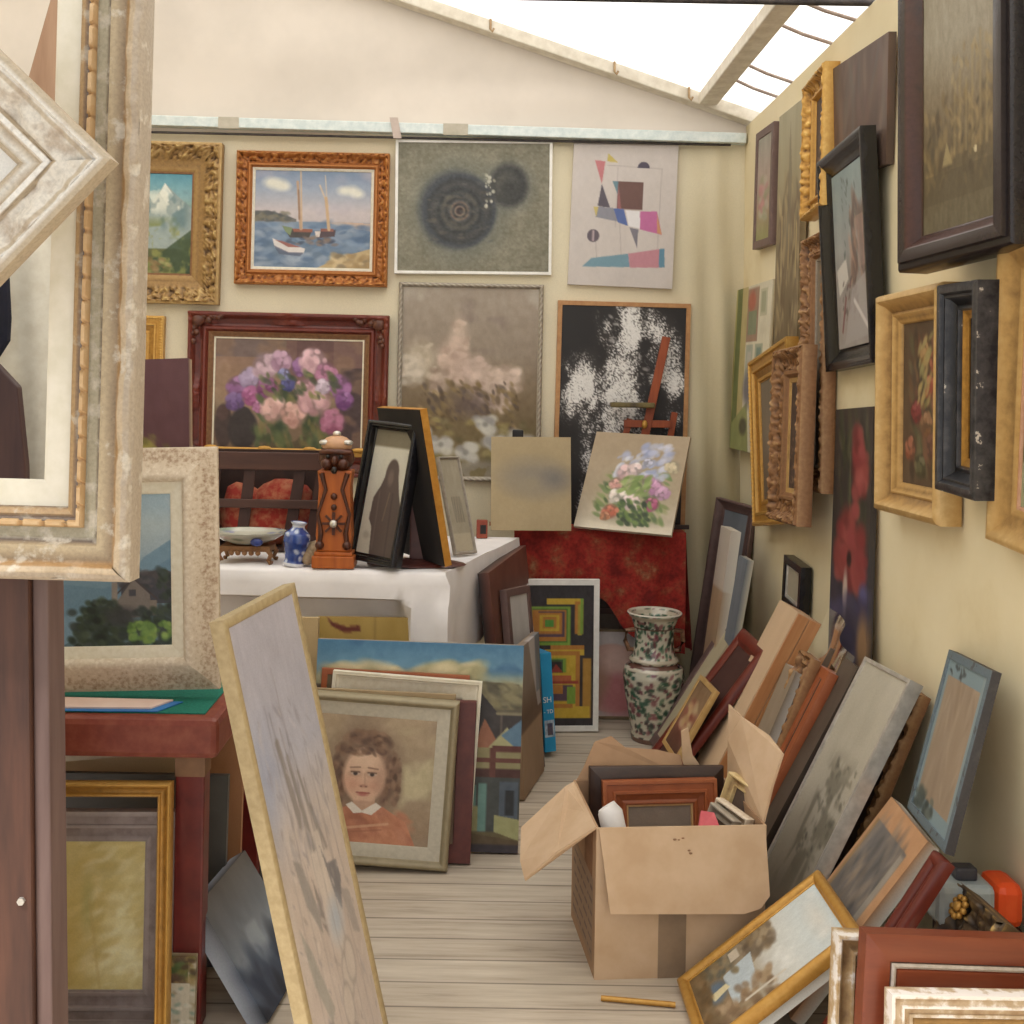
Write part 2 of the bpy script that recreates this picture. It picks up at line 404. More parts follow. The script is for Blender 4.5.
EXPO, GAM, SKY, SUN = 0.25, 1.0, 0.9, 6.0
SATUR, LIFT = .76, 2
POSE = {  # base point x, y, z; yaw, lean, roll in degrees; width, height
    'mountain': (-1.6419, 5.3369, 1.946, 0.0137, -0.0415, 0.555, 0.7208, 0.786),
    'boats': (-0.8352, 5.347, 2.0459, -0.0029, -0.0067, 0.2985, 0.7439, 0.6491),
    'swirl': (-0.0449, 5.3669, 2.1152, -0.0171, 0.0004, -0.4232, 0.766, 0.6539),
    'geometric': (0.6745, 5.3719, 2.0672, -0.0124, -0.0183, 1.5513, 0.5106, 0.7261),
    'smallgold': (-1.7051, 5.357, 1.5738, 0.0001, 0.0005, 0.7562, 0.3118, 0.3118),
    'redflowers': (-0.9431, 5.3468, 1.1155, 0.0191, -0.0331, 0.4498, 0.9773, 0.7924),
    'palebouquet': (-0.053, 5.367, 1.1027, 0.0064, -0.0026, 0.1319, 0.7079, 0.9685),
    'whitenoise': (0.6867, 5.3668, 0.8667, -0.0063, 0.0092, 0.6005, 0.6493, 1.125),
    'pinkframe': (1.2448, 4.9194, 2.2108, -89.6196, 0.1182, 2.5916, 0.3007, 0.529),
    'cityscape': (1.2434, 4.5015, 1.7599, -88.8442, 0.3025, 0.755, 0.3224, 0.9634),
    'goldtall': (1.2025, 4.0513, 2.2215, -93.2388, 0.5407, -1.5893, 0.318, 0.5145),
    'brownpanel': (1.2466, 3.6927, 2.2926, -88.9117, -1.2836, 3.6488, 0.5354, 0.4052),
    'blackshadow': (1.2224, 3.6684, 1.6454, -90.9974, -2.9154, -2.3889, 0.4832, 0.7488),
    'bigblack': (1.1366, 2.7012, 1.8908, -79.7119, 0.327, -2.1469, 0.4697, 0.9128),
    'greencanvas': (1.2352, 2.428, 2.0313, -84.457, -1.0718, -0.2807, 0.2479, 0.6634),
    'collage': (1.2291, 5.1027, 1.287, -89.1423, 2.0832, 0.5632, 0.6419, 0.7707),
    'goldthin': (1.2057, 4.5211, 1.0184, -89.9583, -0.6562, -8.292, 0.62, 0.7263),
    'ornatedark': (1.1246, 4.0921, 1.0775, -89.5921, 1.5954, -1.998, 0.37, 0.6515),
    'ornatetall': (1.2258, 4.0814, 1.197, -90.3641, 0.0148, -0.8668, 0.2872, 0.9529),
    'poppies': (1.2303, 3.6544, 0.6729, -89.9051, 1.7935, -2.635, 0.3674, 0.8397),
    'goldfloral': (1.2031, 3.1256, 1.2092, -89.0018, -0.3864, -0.3079, 0.4485, 0.6474),
    'blackempty': (1.186, 2.7498, 1.3087, -90.5606, -1.147, 1.9275, 0.2355, 0.5289),
    'goldright': (1.219, 2.4623, 1.2027, -91.9414, 0.1925, 2.7751, 0.4008, 0.7178),
    'smallblack': (1.2299, 4.3167, 0.7109, -90.9437, 1.5047, 2.5345, 0.2572, 0.1918),
    'cornerframe': (1.0834, 5.2405, 0.0189, -56.6546, 4.4482, 6.1778, 0.2471, 1.033),
    'tancanvas': (0.9912, 4.9, 0.0086, -89.994, 6.9641, -0.1043, 0.2, 0.9519),
    'tancanvas2': (0.9982, 4.69, 0.0079, -89.9921, 9.1297, -0.1076, 0.14, 0.8582),
    'creampanel': (0.7797, 4.6256, 0.0196, -87.5944, 32.1435, 0.1719, 0.4722, 0.6392),
    'smallbrown': (0.6957, 3.9458, 0.2659, -89.1873, 29.3861, -1.298, 0.2281, 0.2862),
    'darkred': (0.5432, 4.0165, 0.0208, -90.0249, 35.871, 0.0962, 0.35, 0.7977),
    'planks': (0.6995, 3.83, 0.0434, -89.9967, 26.6591, -0.0166, 0.22, 0.8668),
    'stapled': (0.7835, 3.64, 0.0145, -89.9876, 22.3503, -0.0726, 0.12, 0.687),
    'ornatebrown': (0.8124, 3.56, 0.0134, -89.9841, 20.0491, -0.1031, 0.12, 0.7471),
    'redbar': (0.7792, 3.465, 0.016, -89.9936, 25.6242, -0.0334, 0.09, 0.7499),
    'palecanvas': (0.7951, 3.097, 0.0262, -87.7602, 26.9494, -2.1194, 0.3074, 0.8439),
    'ornateedge': (0.9635, 3.2144, 0.0145, -89.5469, 21.5681, 0.1669, 0.2993, 0.7612),
    'bluegrey': (1.1101, 2.7026, 0.4909, -101.1737, 14.4589, -6.1, 0.3926, 0.429),
    'orangemat': (0.7937, 2.831, 0.0273, -91.612, 35.0535, 2.1772, 0.2723, 0.5528),
    'goldland': (0.5316, 2.702, 0.0266, -90.1706, 50.8136, 0.1868, 0.326, 0.4715),
    'whiteedge': (0.5774, 2.7162, 0.0266, -90.0542, 50.894, 0.1577, 0.33, 0.3553),
    'redmould': (0.7553, 2.505, 0.0189, -89.9601, 31.8006, -0.1689, 0.07, 0.5802),
    'blackgold': (0.8866, 2.4299, 0.0248, -87.6187, 31.1687, -0.7141, 0.2, 0.4781),
    'girl': (-0.3395, 3.5072, 0.0226, 0.1638, 5.9941, 3.3902, 0.523, 0.5331),
    'darkredframe': (-0.2194, 3.5789, 0.0112, 0.0231, 5.9885, 1.3687, 0.4285, 0.5165),
    'creamframe': (-0.2596, 3.6122, 0.0215, 0.2769, 5.9663, 3.5513, 0.4999, 0.5725),
    'street': (-0.1969, 3.6697, 0.012, 0.2263, 5.9547, 0.9727, 0.7004, 0.6799),
    'yellowboard': (-0.3963, 3.9978, 0.0038, 1.232, 2.9516, -0.0548, 0.3624, 0.7061),
    'geocolour': (0.3825, 4.9912, 0.0059, 3.0381, 0.7108, -0.3449, 0.3668, 0.6886),
    'circlepink': (0.5997, 5.2024, 0.0054, 0.3361, 5.0247, 0.1756, 0.4112, 0.4176),
    'darkunder': (0.5691, 5.3021, 0.0074, 0.4019, 2.1036, 1.0815, 0.3899, 0.5495),
    'tanblur': (0.2433, 5.0084, 0.9144, -0.527, 10.0876, -0.6085, 0.3669, 0.4292),
    'flowers': (0.6506, 4.9726, 0.9259, -23.1951, 33.6078, 1.7441, 0.4581, 0.5134),
    'longpale': (-0.216, 2.366, 0.0188, 75.0093, 12.6896, -3.0519, 0.3532, 1.0986),
    'landscape': (-0.8938, 2.7216, 0.7813, 1.109, 0.8539, -1.9188, 0.5109, 0.6066),
    'purple': (-0.9697, 3.0099, 0.7852, 0.2003, 5.5274, -2.8376, 0.38, 0.836),
    'bigframe': (-0.9202, 1.893, 1.2102, -1.8011, 0.6134, 0.3353, 0.6454, 1.3307),
    'diamond': (-1.0141, 1.75, 1.7526, -0.0, -0.0, 43.0, 0.4, 0.4),
    'goldyellow': (-0.8792, 2.5414, 0.0092, -1.4458, 3.901, -1.3135, 0.3654, 0.6022),
    'frontred': (0.9678, 2.1871, 0.0181, 5.4001, 2.9723, 3.702, 0.4055, 0.4471),
    'frontwhite': (0.9927, 2.1049, 0.0121, 3.7781, 4.4329, 1.9592, 0.3767, 0.3794),
    'frontdist': (0.9441, 2.2543, 0.0164, 2.0843, 4.3082, 2.9486, 0.405, 0.4091),
    'tableend': (0.2335, 4.6489, 0.0121, 76.0736, 6.9001, -0.8632, 0.7311, 0.8347),
    'greycanvas': (0.2424, 4.4159, 0.0146, 63.85, 8.0287, 3.6956, 0.2331, 0.7387),
    'tanback': (0.2413, 4.3143, 0.0071, 74.5456, 3.4064, 0.7477, 0.3538, 0.5609),
    'cyanbox': (0.3264, 4.6519, 0.0245, 19.2967, 4.69, -2.4348, 0.052, 0.4138),
    'orangeframe': (-0.2871, 3.6475, 0.0138, -0.0159, 6.0002, 2.0091, 0.4998, 0.5842),
    'greenback': (-0.3169, 3.5494, 0.0121, -0.0063, 6.0001, 1.6892, 0.4794, 0.5472),
    'tanbar': (-0.67, 3.8362, 0.0054, -2.1854, 4.03, -0.1369, 0.2262, 0.7313),
    'monk': (-0.4053, 4.0572, 0.9068, -33.683, 10.1974, 3.4931, 0.2361, 0.5273),
    'slimsilver': (-0.0406, 4.4202, 0.8922, 38.1606, 19.6321, 0.4987, 0.1119, 0.4076),
    'goldside': (-0.185, 4.2199, 0.9043, 118.1045, 11.0115, 0.1432, 0.3964, 0.5873),
    'silveryellow': (-0.9061, 2.6428, 0.0081, 0.0168, 3.9381, -0.9219, 0.38, 0.5001),
    'smallgreen': (-0.6977, 2.6102, 0.0041, 0.0002, 2.9992, -0.0135, 0.09, 0.1842),
    'bluecanvas': (-0.4623, 2.8128, 0.0153, 81.9442, 33.5391, -0.0817, 0.3187, 0.3251),
    'darkframe': (-0.6342, 3.1965, 0.0203, 87.7632, 24.8548, -1.8191, 0.324, 0.3045),
    'oliveboard': (0.7917, 3.463, 0.0171, -90.039, 27.2798, 0.1945, 0.26, 0.801),
}
# ------------------------------------------------------------------ the pictures
def art_mountain(A):
    A.grad([(0,(70,150,175)),(.25,(130,175,180)),(.5,(120,125,60)),(1,(70,75,35))])
    A.poly([(.1,.55),(.42,.2),(.55,.28),(.68,.1),(.82,.22),(1,.35),(1,.75),(.1,.75)],(150,165,160))
    A.poly([(.62,.2),(.68,.1),(.78,.22),(.7,.3)],(225,228,215)); A.poly([(.3,.35),(.42,.2),(.5,.3),(.4,.42)],(205,212,200))
    A.cloud((90,125,130),6,3,.5,.62,.8,(.1,.15,1,.6,.1)); A.cloud((225,225,205),9,5,.55,.66,.8,(.2,.12,.95,.45,.1))
    A.cloud((125,135,50),5,8,.4,.55,.9,(0,.42,1.2,1.1,.12)); A.poly([(.35,1),(1,.55),(1.1,.7),(1,1)],(52,75,40),.85)
    A.cloud((150,150,60),10,9,.52,.65,.7,(0,.5,1.2,1.1,.1)); A.rect(.22,.68,.42,.86,(190,150,90)); A.poly([(.18,.7),(.32,.6),(.46,.7)],(105,75,45))
    A.strokes(70,(0,.85,.75,1),(.01,.03),[(175,170,95),(90,95,40),(150,110,60)],4); A.vary(10,20,3)
def art_boats(A):
    A.grad([(0,(112,136,170)),(.2,(148,160,182)),(.42,(196,182,182)),(.52,(190,176,176)),(.53,(118,138,162)),(.75,(100,124,150)),(1,(94,118,146))])
    A.cloud((175,165,180),4,3,.45,.7,.7,(-.2,-.1,1.2,.5,.08))
    for x,y,k in ((.14,.13,.06),(.2,.15,.07),(.25,.17,.05),(.76,.2,.05),(.83,.2,.06),(.88,.23,.05)): A.ell(x,y,k,k*.8,(225,220,200),.6,0,.9)
    A.poly([(-.1,.42),(.12,.42),(.25,.46),(.36,.5),(.36,.53),(-.1,.53)],(108,105,100)); A.strokes(40,(0,.44,.3,.52),(.01,.02),[(125,118,95),(85,88,90)],2)
    A.poly([(.62,.53),(.75,.52),(1,.53),(1,.61),(.8,.58)],(200,165,140))
    A.strokes(160,(0,.55,1,1),(.012,.03),[(75,105,145),(120,145,175),(95,125,160),(150,165,185)],3,0,2.6,.55)
    A.poly([(.5,1.02),(.62,.95),(.8,.86),(1.02,.78),(1.02,1.02)],(195,165,110)); A.strokes(60,(.65,.86,1,1),(.012,.025),[(215,185,130),(170,135,80),(140,120,85)],5)
    A.poly([(.25,.59),(.33,.6),(.5,.61),(.47,.69),(.31,.69)],(70,62,60)); A.poly([(.24,.57),(.33,.59),(.31,.67),(.27,.63)],(120,140,95)); A.poly([(.33,.6),(.5,.6),(.5,.63),(.34,.63)],(160,85,60))
    A.poly([(.52,.62),(.7,.6),(.69,.67),(.54,.69)],(82,62,68)); A.poly([(.52,.62),(.57,.62),(.56,.68),(.53,.68)],(215,200,190)); A.poly([(.57,.59),(.68,.59),(.68,.62),(.57,.62)],(150,85,70))
    A.line((.39,0),(.41,.6),.012,(205,170,130)); A.line((.365,.12),(.40,.6),.022,(190,150,115)); A.line((.375,.2),(.385,.5),.012,(150,110,80))
    A.line((.60,.05),(.64,.6),.009,(200,180,155)); A.line((.555,.15),(.63,.36),.014,(205,180,150)); A.line((.61,.28),(.64,.6),.026,(205,165,120))
    A.poly([(.16,.7),(.25,.74),(.44,.8),(.43,.85),(.3,.85),(.18,.79)],(215,205,200)); A.poly([(.18,.715),(.25,.73),(.41,.79),(.3,.79)],(165,95,85)); A.poly([(.17,.77),(.3,.84),(.43,.84),(.4,.88),(.22,.86)],(80,85,110),.7)
    A.strokes(30,(.3,.68,.7,.76),(.008,.018),[(60,70,95),(140,110,90)],6,0,2.4,.6); A.vary(7,25,3)
def art_swirl(A):
    A.fill((128,122,98)); A.vary(16,10,2); A.vary(14,50,4)
    A.ell(.41,.53,.28,.36,(108,112,100),.35,0,.8); A.ell(.73,.34,.15,.18,(105,110,102),.4,0,.7); A.ell(.38,.52,.24,.30,(70,75,78),.12,0,.95)
    rr = np.hypot((A.U-.41), (A.V-.53)/A.asp)
    for r,w,c in ((.225,.02,(62,68,76)),(.2,.02,(44,46,52)),(.17,.03,(66,64,62)),(.135,.02,(40,42,46)),(.11,.018,(82,78,66)),(.085,.014,(48,46,46)),(.055,.01,(128,98,80)),(.04,.01,(40,34,34)),(.028,.008,(170,140,115)),(.012,.016,(58,38,36))):
        A.mix(np.exp(-((rr-r)/w)**2)*.9, c)
    A.strokes(90,(.2,.3,.62,.78),(.006,.014),[(90,90,80),(50,55,62),(115,105,80)],2,0,2.6,.35)
    A.ell(.73,.33,.125,.165,(48,48,48),.2,0,.95); A.ell(.715,.33,.075,.1,(84,82,72),.35,0,.9); A.ell(.74,.36,.06,.08,(52,52,50),.5)
    A.strokes(26,(.58,.25,.64,.5),(.004,.010),[(205,200,180),(180,175,150)],8,1.2,1.3,.7)
    A.vary(13,70,6)
def art_geometric(A):
    A.fill((203,191,184)); A.vary(5,6,2)
    P=A.poly
    for a,b in (((.43,.2),(.43,.6)),((.33,.19),(.85,.2)),((.85,.2),(.84,.6)),((.25,.7),(.27,.83)),((.47,.57),(.5,.8)),((.84,.6),(.84,.86))): A.line(a,b,.004,(165,150,148))
    P([(.21,.16),(.31,.165),(.285,.317)],(205,110,115)); P([(.335,.11),(.325,.165),(.43,.17)],(205,180,75))
    A.ell(.675,.2,.058,.043,(75,65,88),.04); A.rect(.6,.2,.75,.26,(203,191,184))
    A.rect(.435,.295,.68,.48,(112,72,64)); P([(.385,.295),(.44,.295),(.44,.385)],(95,135,150)); P([(.44,.3),(.44,.48),(.48,.48)],(160,90,90))
    P([(.285,.317),(.255,.465),(.375,.475)],(88,78,92)); P([(.26,.47),(.405,.475),(.46,.565),(.24,.54)],(135,135,148)); P([(.215,.47),(.262,.47),(.245,.54)],(205,180,90))
    P([(.405,.475),(.505,.48),(.55,.59),(.455,.57)],(72,98,172)); P([(.52,.485),(.66,.49),(.665,.605),(.555,.59)],(225,220,222)); P([(.66,.49),(.82,.485),(.875,.64),(.665,.61)],(200,92,155)); P([(.82,.5),(.875,.64),(.83,.63)],(215,140,90))
    P([(.565,.6),(.65,.61),(.645,.735)],(120,115,128)); A.ell(.225,.665,.058,.043,(98,84,96),.05); A.rect(.215,.63,.235,.7,(175,150,155))
    P([(.13,.875),(.215,.815),(.565,.775),(.585,.865)],(105,150,170)); P([(.565,.775),(.86,.735),(.865,.86),(.585,.868)],(200,125,140)); P([(.855,.735),(.905,.73),(.915,.855),(.86,.86)],(80,135,165))
    A.vary(4,40,5)
def art_redflowers(A):
    A.grad([(0,(120,95,80)),(.2,(150,110,85)),(.5,(165,130,95)),(.8,(90,75,50)),(1,(95,80,50))])
    A.rect(0,0,.42,.17,(120,95,88)); A.rect(.48,0,1,.5,(125,85,75)); A.rect(.55,0,.8,.3,(110,70,66)); A.cloud((190,150,115),4,4,.45,.65,.7,(0,.15,.4,.8,.1)); A.rect(.85,.25,1,1,(75,52,52)); A.cloud((150,110,80),5,6,.5,.6,.6)
    A.ell(.07,.8,.06,.2,(70,48,42),.1); A.ell(.2,.82,.1,.19,(52,40,38),.1); A.ell(.2,.68,.05,.06,(52,40,38),.1); A.ell(.06,.68,.04,.07,(85,55,48))
    A.strokes(90,(.3,.5,.75,1),(.01,.03),[(70,90,45),(110,120,60),(50,70,40),(135,120,60)],2,1.2,2.2)
    for x,y,r,c,k in ((.16,.45,.075,(150,90,150),1),(.24,.36,.07,(175,150,190),2),(.14,.58,.06,(110,75,140),3),(.35,.25,.09,(205,165,180),4),(.25,.52,.06,(185,90,150),5),(.45,.2,.07,(190,140,170),6),(.36,.45,.07,(150,70,130),7),
                      (.5,.4,.05,(85,85,155),8),(.47,.32,.04,(130,130,190),18),(.58,.25,.06,(160,100,165),9),(.66,.2,.09,(225,170,180),10),(.75,.3,.07,(200,120,160),11),(.84,.42,.08,(165,95,160),12),(.88,.55,.06,(140,75,145),13),(.62,.45,.075,(215,150,165),14),(.3,.62,.04,(190,110,160),20),
                      (.4,.64,.085,(222,165,155),15),(.54,.68,.085,(220,160,145),16),(.68,.55,.1,(220,160,165),17),(.8,.74,.085,(190,105,140),19),(.73,.42,.05,(205,180,200),21)):
        A.flower(x,y,r,c,k)
    A.strokes(40,(.3,.3,.85,.55),(.008,.02),[(95,110,55),(60,75,45),(140,140,70)],9,.8,2.)
    A.vary(9,30,3)
def art_palebouquet(A):
    A.grad([(0,(168,150,130)),(.35,(150,130,108)),(.6,(125,100,66)),(.8,(120,98,52)),(1,(135,118,70))])
    A.cloud((120,98,92),3,5,.5,.65,.7,(.4,0,.8,.5,.12),2); A.cloud((185,172,155),4,3,.5,.65,.7,(-.1,-.1,1.1,.4,.1))
    for x,y,rx,ry,c in ((.14,.38,.11,.09,(200,180,152)),(.08,.44,.08,.07,(205,188,165)),(.42,.27,.06,.1,(208,178,155)),(.38,.36,.09,.09,(205,172,150)),(.42,.42,.07,.08,(198,165,145)),(.55,.45,.09,.08,(202,170,152)),(.62,.53,.1,.09,(205,175,155)),(.78,.48,.09,.06,(210,180,160)),(.72,.58,.07,.07,(198,170,150)),(.28,.5,.06,.06,(190,162,140))):
        A.ell(x,y,rx,ry,c,.5,0,.85)
        A.strokes(26,(x-rx,y-ry,x+rx,y+ry),(.012,.028),[c,[min(255,k+18) for k in c],[k-28 for k in c]],int(x*100),0,1.4,.6)
    A.strokes(150,(.15,.5,.85,.75),(.008,.02),[(105,80,45),(135,108,58),(90,72,60),(155,125,70)],4,.9,2.)
    A.ell(.52,.62,.14,.06,(98,76,72),.6,0,.7); A.strokes(60,(.02,.7,.95,.98),(.01,.03),[(150,130,60),(115,100,55),(165,148,85)],6)
    for x,y in ((.3,.83),(.62,.72),(.48,.87),(.7,.83),(.88,.8),(.12,.78)):
        A.strokes(14,(x-.06,y-.035,x+.06,y+.035),(.02,.04),[(205,200,185),(190,185,175),(165,160,155)],int(x*77),.4,1.4,.85); A.ell(x,y,.02,.014,(150,145,135),.5)
    A.cloud((150,140,128),12,3,.5,.6,.7,(0,.9,1,1.05,.03)); A.vary(10,30,3)
def art_whitenoise(A):
    A.fill((30,25,25)); rs=np.random.RandomState(4); k=rs.rand(A.n,A.m); g=A.field(22,4,1,3); h=A.field(9,14,1,2)
    den=np.zeros((A.n,A.m))
    for x,y,rx,ry in ((.55,.1,.26,.17),(.2,.38,.24,.16),(.55,.38,.36,.22),(.42,.65,.24,.27),(.92,.4,.14,.17),(.35,.9,.17,.17),(.78,.25,.18,.2)):
        den=np.maximum(den,np.clip(1.3-np.hypot((A.U-x)/rx,(A.V-y)/ry),0,1))
    den=den*np.clip((h-.2)*3,0.25,1.2)
    A.mix(den*.45,(140,132,128)); A.mix(np.clip((g*.7+k*.6+den*.55-.93)/.25,0,1)*np.clip(den*2.0,0,1),(226,222,218)); A.mix(np.clip((k*den-.62)*6,0,1),(235,232,228))
    A.strokes(26,(.35,.05,.7,.7),(.006,.014),[(235,230,225)],5,.3,2,.5)
def art_purple(A):
    A.fill((98,52,58)); A.vary(6,30,3); A.poly([(.45,.28),(.62,.25),(.85,.33),(.95,.42),(.7,.38),(.55,.36)],(150,135,45)); A.strokes(20,(.5,.26,.88,.38),(.015,.03),[(165,150,55),(120,110,45)],3,.4)
def art_tan(A):
    A.fill((178,152,104)); A.vary(5,5,3); A.ell(.55,.45,.36,.16,(128,120,110),.7,.05,.85); A.ell(.5,.5,.2,.09,(165,145,108),.7,0,.7); A.ell(.8,.45,.14,.09,(108,102,102),.8,.1,.6); A.ell(.5,.24,.3,.05,(160,140,105),.8,0,.4); A.vary(4,40,4)
def art_bouquet(A):
    A.grad([(0,(172,145,108)),(.6,(180,155,118)),(.82,(190,170,138)),(1,(222,208,180))]); A.vary(8,5,3)
    A.ell(.55,.88,.3,.05,(130,115,85),.7,0,.6); A.ell(.55,.62,.28,.22,(150,150,105),.7,0,.55)
    A.strokes(120,(.2,.42,.88,.88),(.012,.028),[(100,130,55),(130,150,70),(70,95,45),(160,165,95)],2,.8,2.6,.75)
    A.strokes(60,(.55,.1,.85,.48),(.016,.034),[(150,160,205),(180,185,215),(200,200,220)],3,-.6,1.6,.75); A.strokes(40,(.3,.22,.52,.46),(.014,.03),[(170,175,210),(205,205,215)],4,-1,1.8,.65)
    for x,y,r,c in ((.42,.42,.10,(225,180,178)),(.5,.38,.075,(230,200,195)),(.34,.54,.07,(225,155,140)),(.38,.66,.085,(232,215,200)),(.53,.71,.09,(232,202,198)),(.34,.82,.08,(214,100,62)),(.3,.87,.05,(200,120,70)),(.72,.55,.10,(205,135,182)),(.83,.6,.075,(205,145,185)),(.74,.72,.075,(190,70,118)),(.88,.33,.075,(215,195,150)),(.66,.48,.06,(195,130,175)),(.62,.3,.05,(190,190,215))):
        A.flower(x,y,r,c,int(x*1000),16,18)
    A.strokes(80,(.42,.7,.74,.93),(.012,.024),[(60,90,35),(110,140,50),(45,65,30)],6,.7,1.8,.85); A.strokes(46,(.4,.45,.68,.64),(.012,.026),[(120,150,60),(150,175,80)],9,-.7,2.2)
    A.vary(5,30,3)
def art_geocolour(A):
    A.fill((52,46,50)); A.vary(5,8,2); R=A.rect
    og,ye,gr,pu,rd,lg=(205,125,35),(222,178,30),(70,130,45),(95,65,85),(175,55,40),(130,175,45)
    R(.32,.10,.84,.14,ye); R(.72,.12,.84,.35,og); R(.76,.14,.82,.36,(180,160,40)); R(.8,.1,.84,.35,lg)
    R(.08,.155,.66,.43,lg); R(.12,.17,.62,.41,gr); R(.12,.18,.6,.40,og); R(.2,.19,.58,.37,pu); R(.18,.2,.54,.35,og); R(.22,.215,.5,.33,ye); R(.27,.23,.46,.31,og); R(.3,.25,.42,.3,(80,165,50))
    R(.38,.43,.86,.46,og); R(.3,.46,.86,.5,ye); R(.2,.47,.8,.94,og); R(.84,.52,.96,.94,(200,140,40)); R(.25,.5,.74,.9,ye); R(.3,.52,.6,.62,lg); R(.34,.53,.56,.62,(70,110,50)); R(.38,.545,.54,.6,(50,40,40)); A.poly([(.38,.62),(.46,.56),(.56,.62)],rd)
    R(.3,.64,.68,.68,(205,95,45)); R(.2,.68,.78,.7,rd); R(.25,.71,.7,.82,pu); R(.36,.71,.56,.77,og); R(.62,.72,.74,.84,lg); R(.2,.86,.94,.94,ye); R(.2,.84,.7,.87,og); A.vary(10,30,4)
def art_circle(A):
    A.fill((205,192,190)); A.ell(.62,.55,.42,.40,(218,165,150),.03); A.ell(.75,.7,.3,.3,(205,110,115),.3,0,.9); A.ell(.45,.6,.14,.28,(190,140,110),.4,.3,.8); A.ell(.7,.35,.25,.14,(225,180,165),.5); A.vary(8,20,3)
def art_girl(A):
    A.grad([(0,(182,154,116)),(.5,(170,146,112)),(1,(162,130,96))]); A.cloud((200,184,136),3,4,.42,.58,.85,(.62,.05,1.1,.85,.15),1.5); A.cloud((152,126,98),3,7,.5,.65,.6); A.vary(10,12,8)
    H=[(132,94,70),(110,78,58),(150,110,80),(96,68,52),(142,102,74)]
    A.ell(.43,.36,.25,.23,(122,88,66),.45,0,.9); A.ell(.27,.55,.12,.15,(126,92,70),.6,0,.9); A.ell(.62,.54,.10,.15,(114,80,60),.6,0,.9)
    for k in range(60):
        r=random.Random(k); t=r.uniform(2.6,6.8); R_=r.uniform(.2,.28); A.ell(.43+R_*math.cos(t)*.95,.38+R_*math.sin(t)*.95,r.uniform(.02,.045),r.uniform(.014,.03),r.choice(H),.5,t+1.3,.7)
    A.strokes(110,(.14,.4,.27,.7),(.010,.022),H,2,1.2,1.6,.6); A.strokes(110,(.58,.32,.72,.68),(.010,.022),H,4,1.6,1.6,.6); A.strokes(60,(.3,.13,.6,.22),(.010,.025),H,3,.1,1.8,.6)
    A.poly([(.06,1.02),(.10,.82),(.28,.73),(.42,.69),(.6,.71),(.8,.82),(.9,1.02)],(208,126,86)); A.strokes(120,(.10,.77,.84,1),(.015,.04),[(218,140,98),(192,110,74),(202,122,80),(176,100,70)],5,.5,2,.5)
    A.poly([(.34,.6),(.53,.6),(.53,.75),(.36,.75)],(200,152,118)); A.ell(.425,.475,.175,.215,(224,176,140),.1); A.ell(.425,.60,.11,.085,(222,172,136),.2); A.ell(.33,.54,.07,.06,(222,148,114),.7,0,.6); A.ell(.52,.545,.06,.055,(212,142,110),.7,0,.6); A.ell(.565,.47,.045,.16,(188,140,110),.7,0,.6); A.ell(.41,.36,.12,.07,(234,192,156),.6,0,.7)
    A.strokes(40,(.26,.26,.58,.31),(.010,.02),H,9,.3,1.9,.55)
    for x in (.35,.49):
        A.ell(x,.458,.046,.024,(178,128,100),.6,0,.7); A.ell(x,.46,.034,.015,(214,190,170),.4,0,.8); A.ell(x,.461,.018,.015,(66,48,42),.3); A.line((x-.036,.449),(x+.034,.449),.012,(110,74,56),.85)
    A.line((.305,.417),(.385,.41),.014,(140,100,76),.75); A.line((.455,.41),(.535,.417),.014,(136,96,74),.75)
    A.line((.428,.46),(.436,.55),.014,(206,154,122),.8); A.ell(.425,.556,.03,.011,(190,128,100),.6); A.ell(.405,.56,.009,.006,(140,86,68),.5); A.ell(.447,.56,.009,.006,(140,86,68),.5)
    A.ell(.425,.612,.05,.009,(172,78,66),.4); A.ell(.425,.626,.04,.010,(200,112,96),.5); A.ell(.378,.608,.012,.006,(165,90,74),.5); A.ell(.472,.608,.012,.006,(165,90,74),.5); A.ell(.425,.682,.07,.012,(186,134,104),.6,0,.6)
    A.poly([(.29,.71),(.34,.685),(.43,.75),(.54,.68),(.59,.71),(.51,.78),(.43,.765),(.36,.775)],(228,214,196)); A.line((.12,.92),(.65,.84),.02,(224,170,126),.7); A.line((.1,.95),(.6,.89),.012,(168,96,66),.6); A.vary(7,34,3)
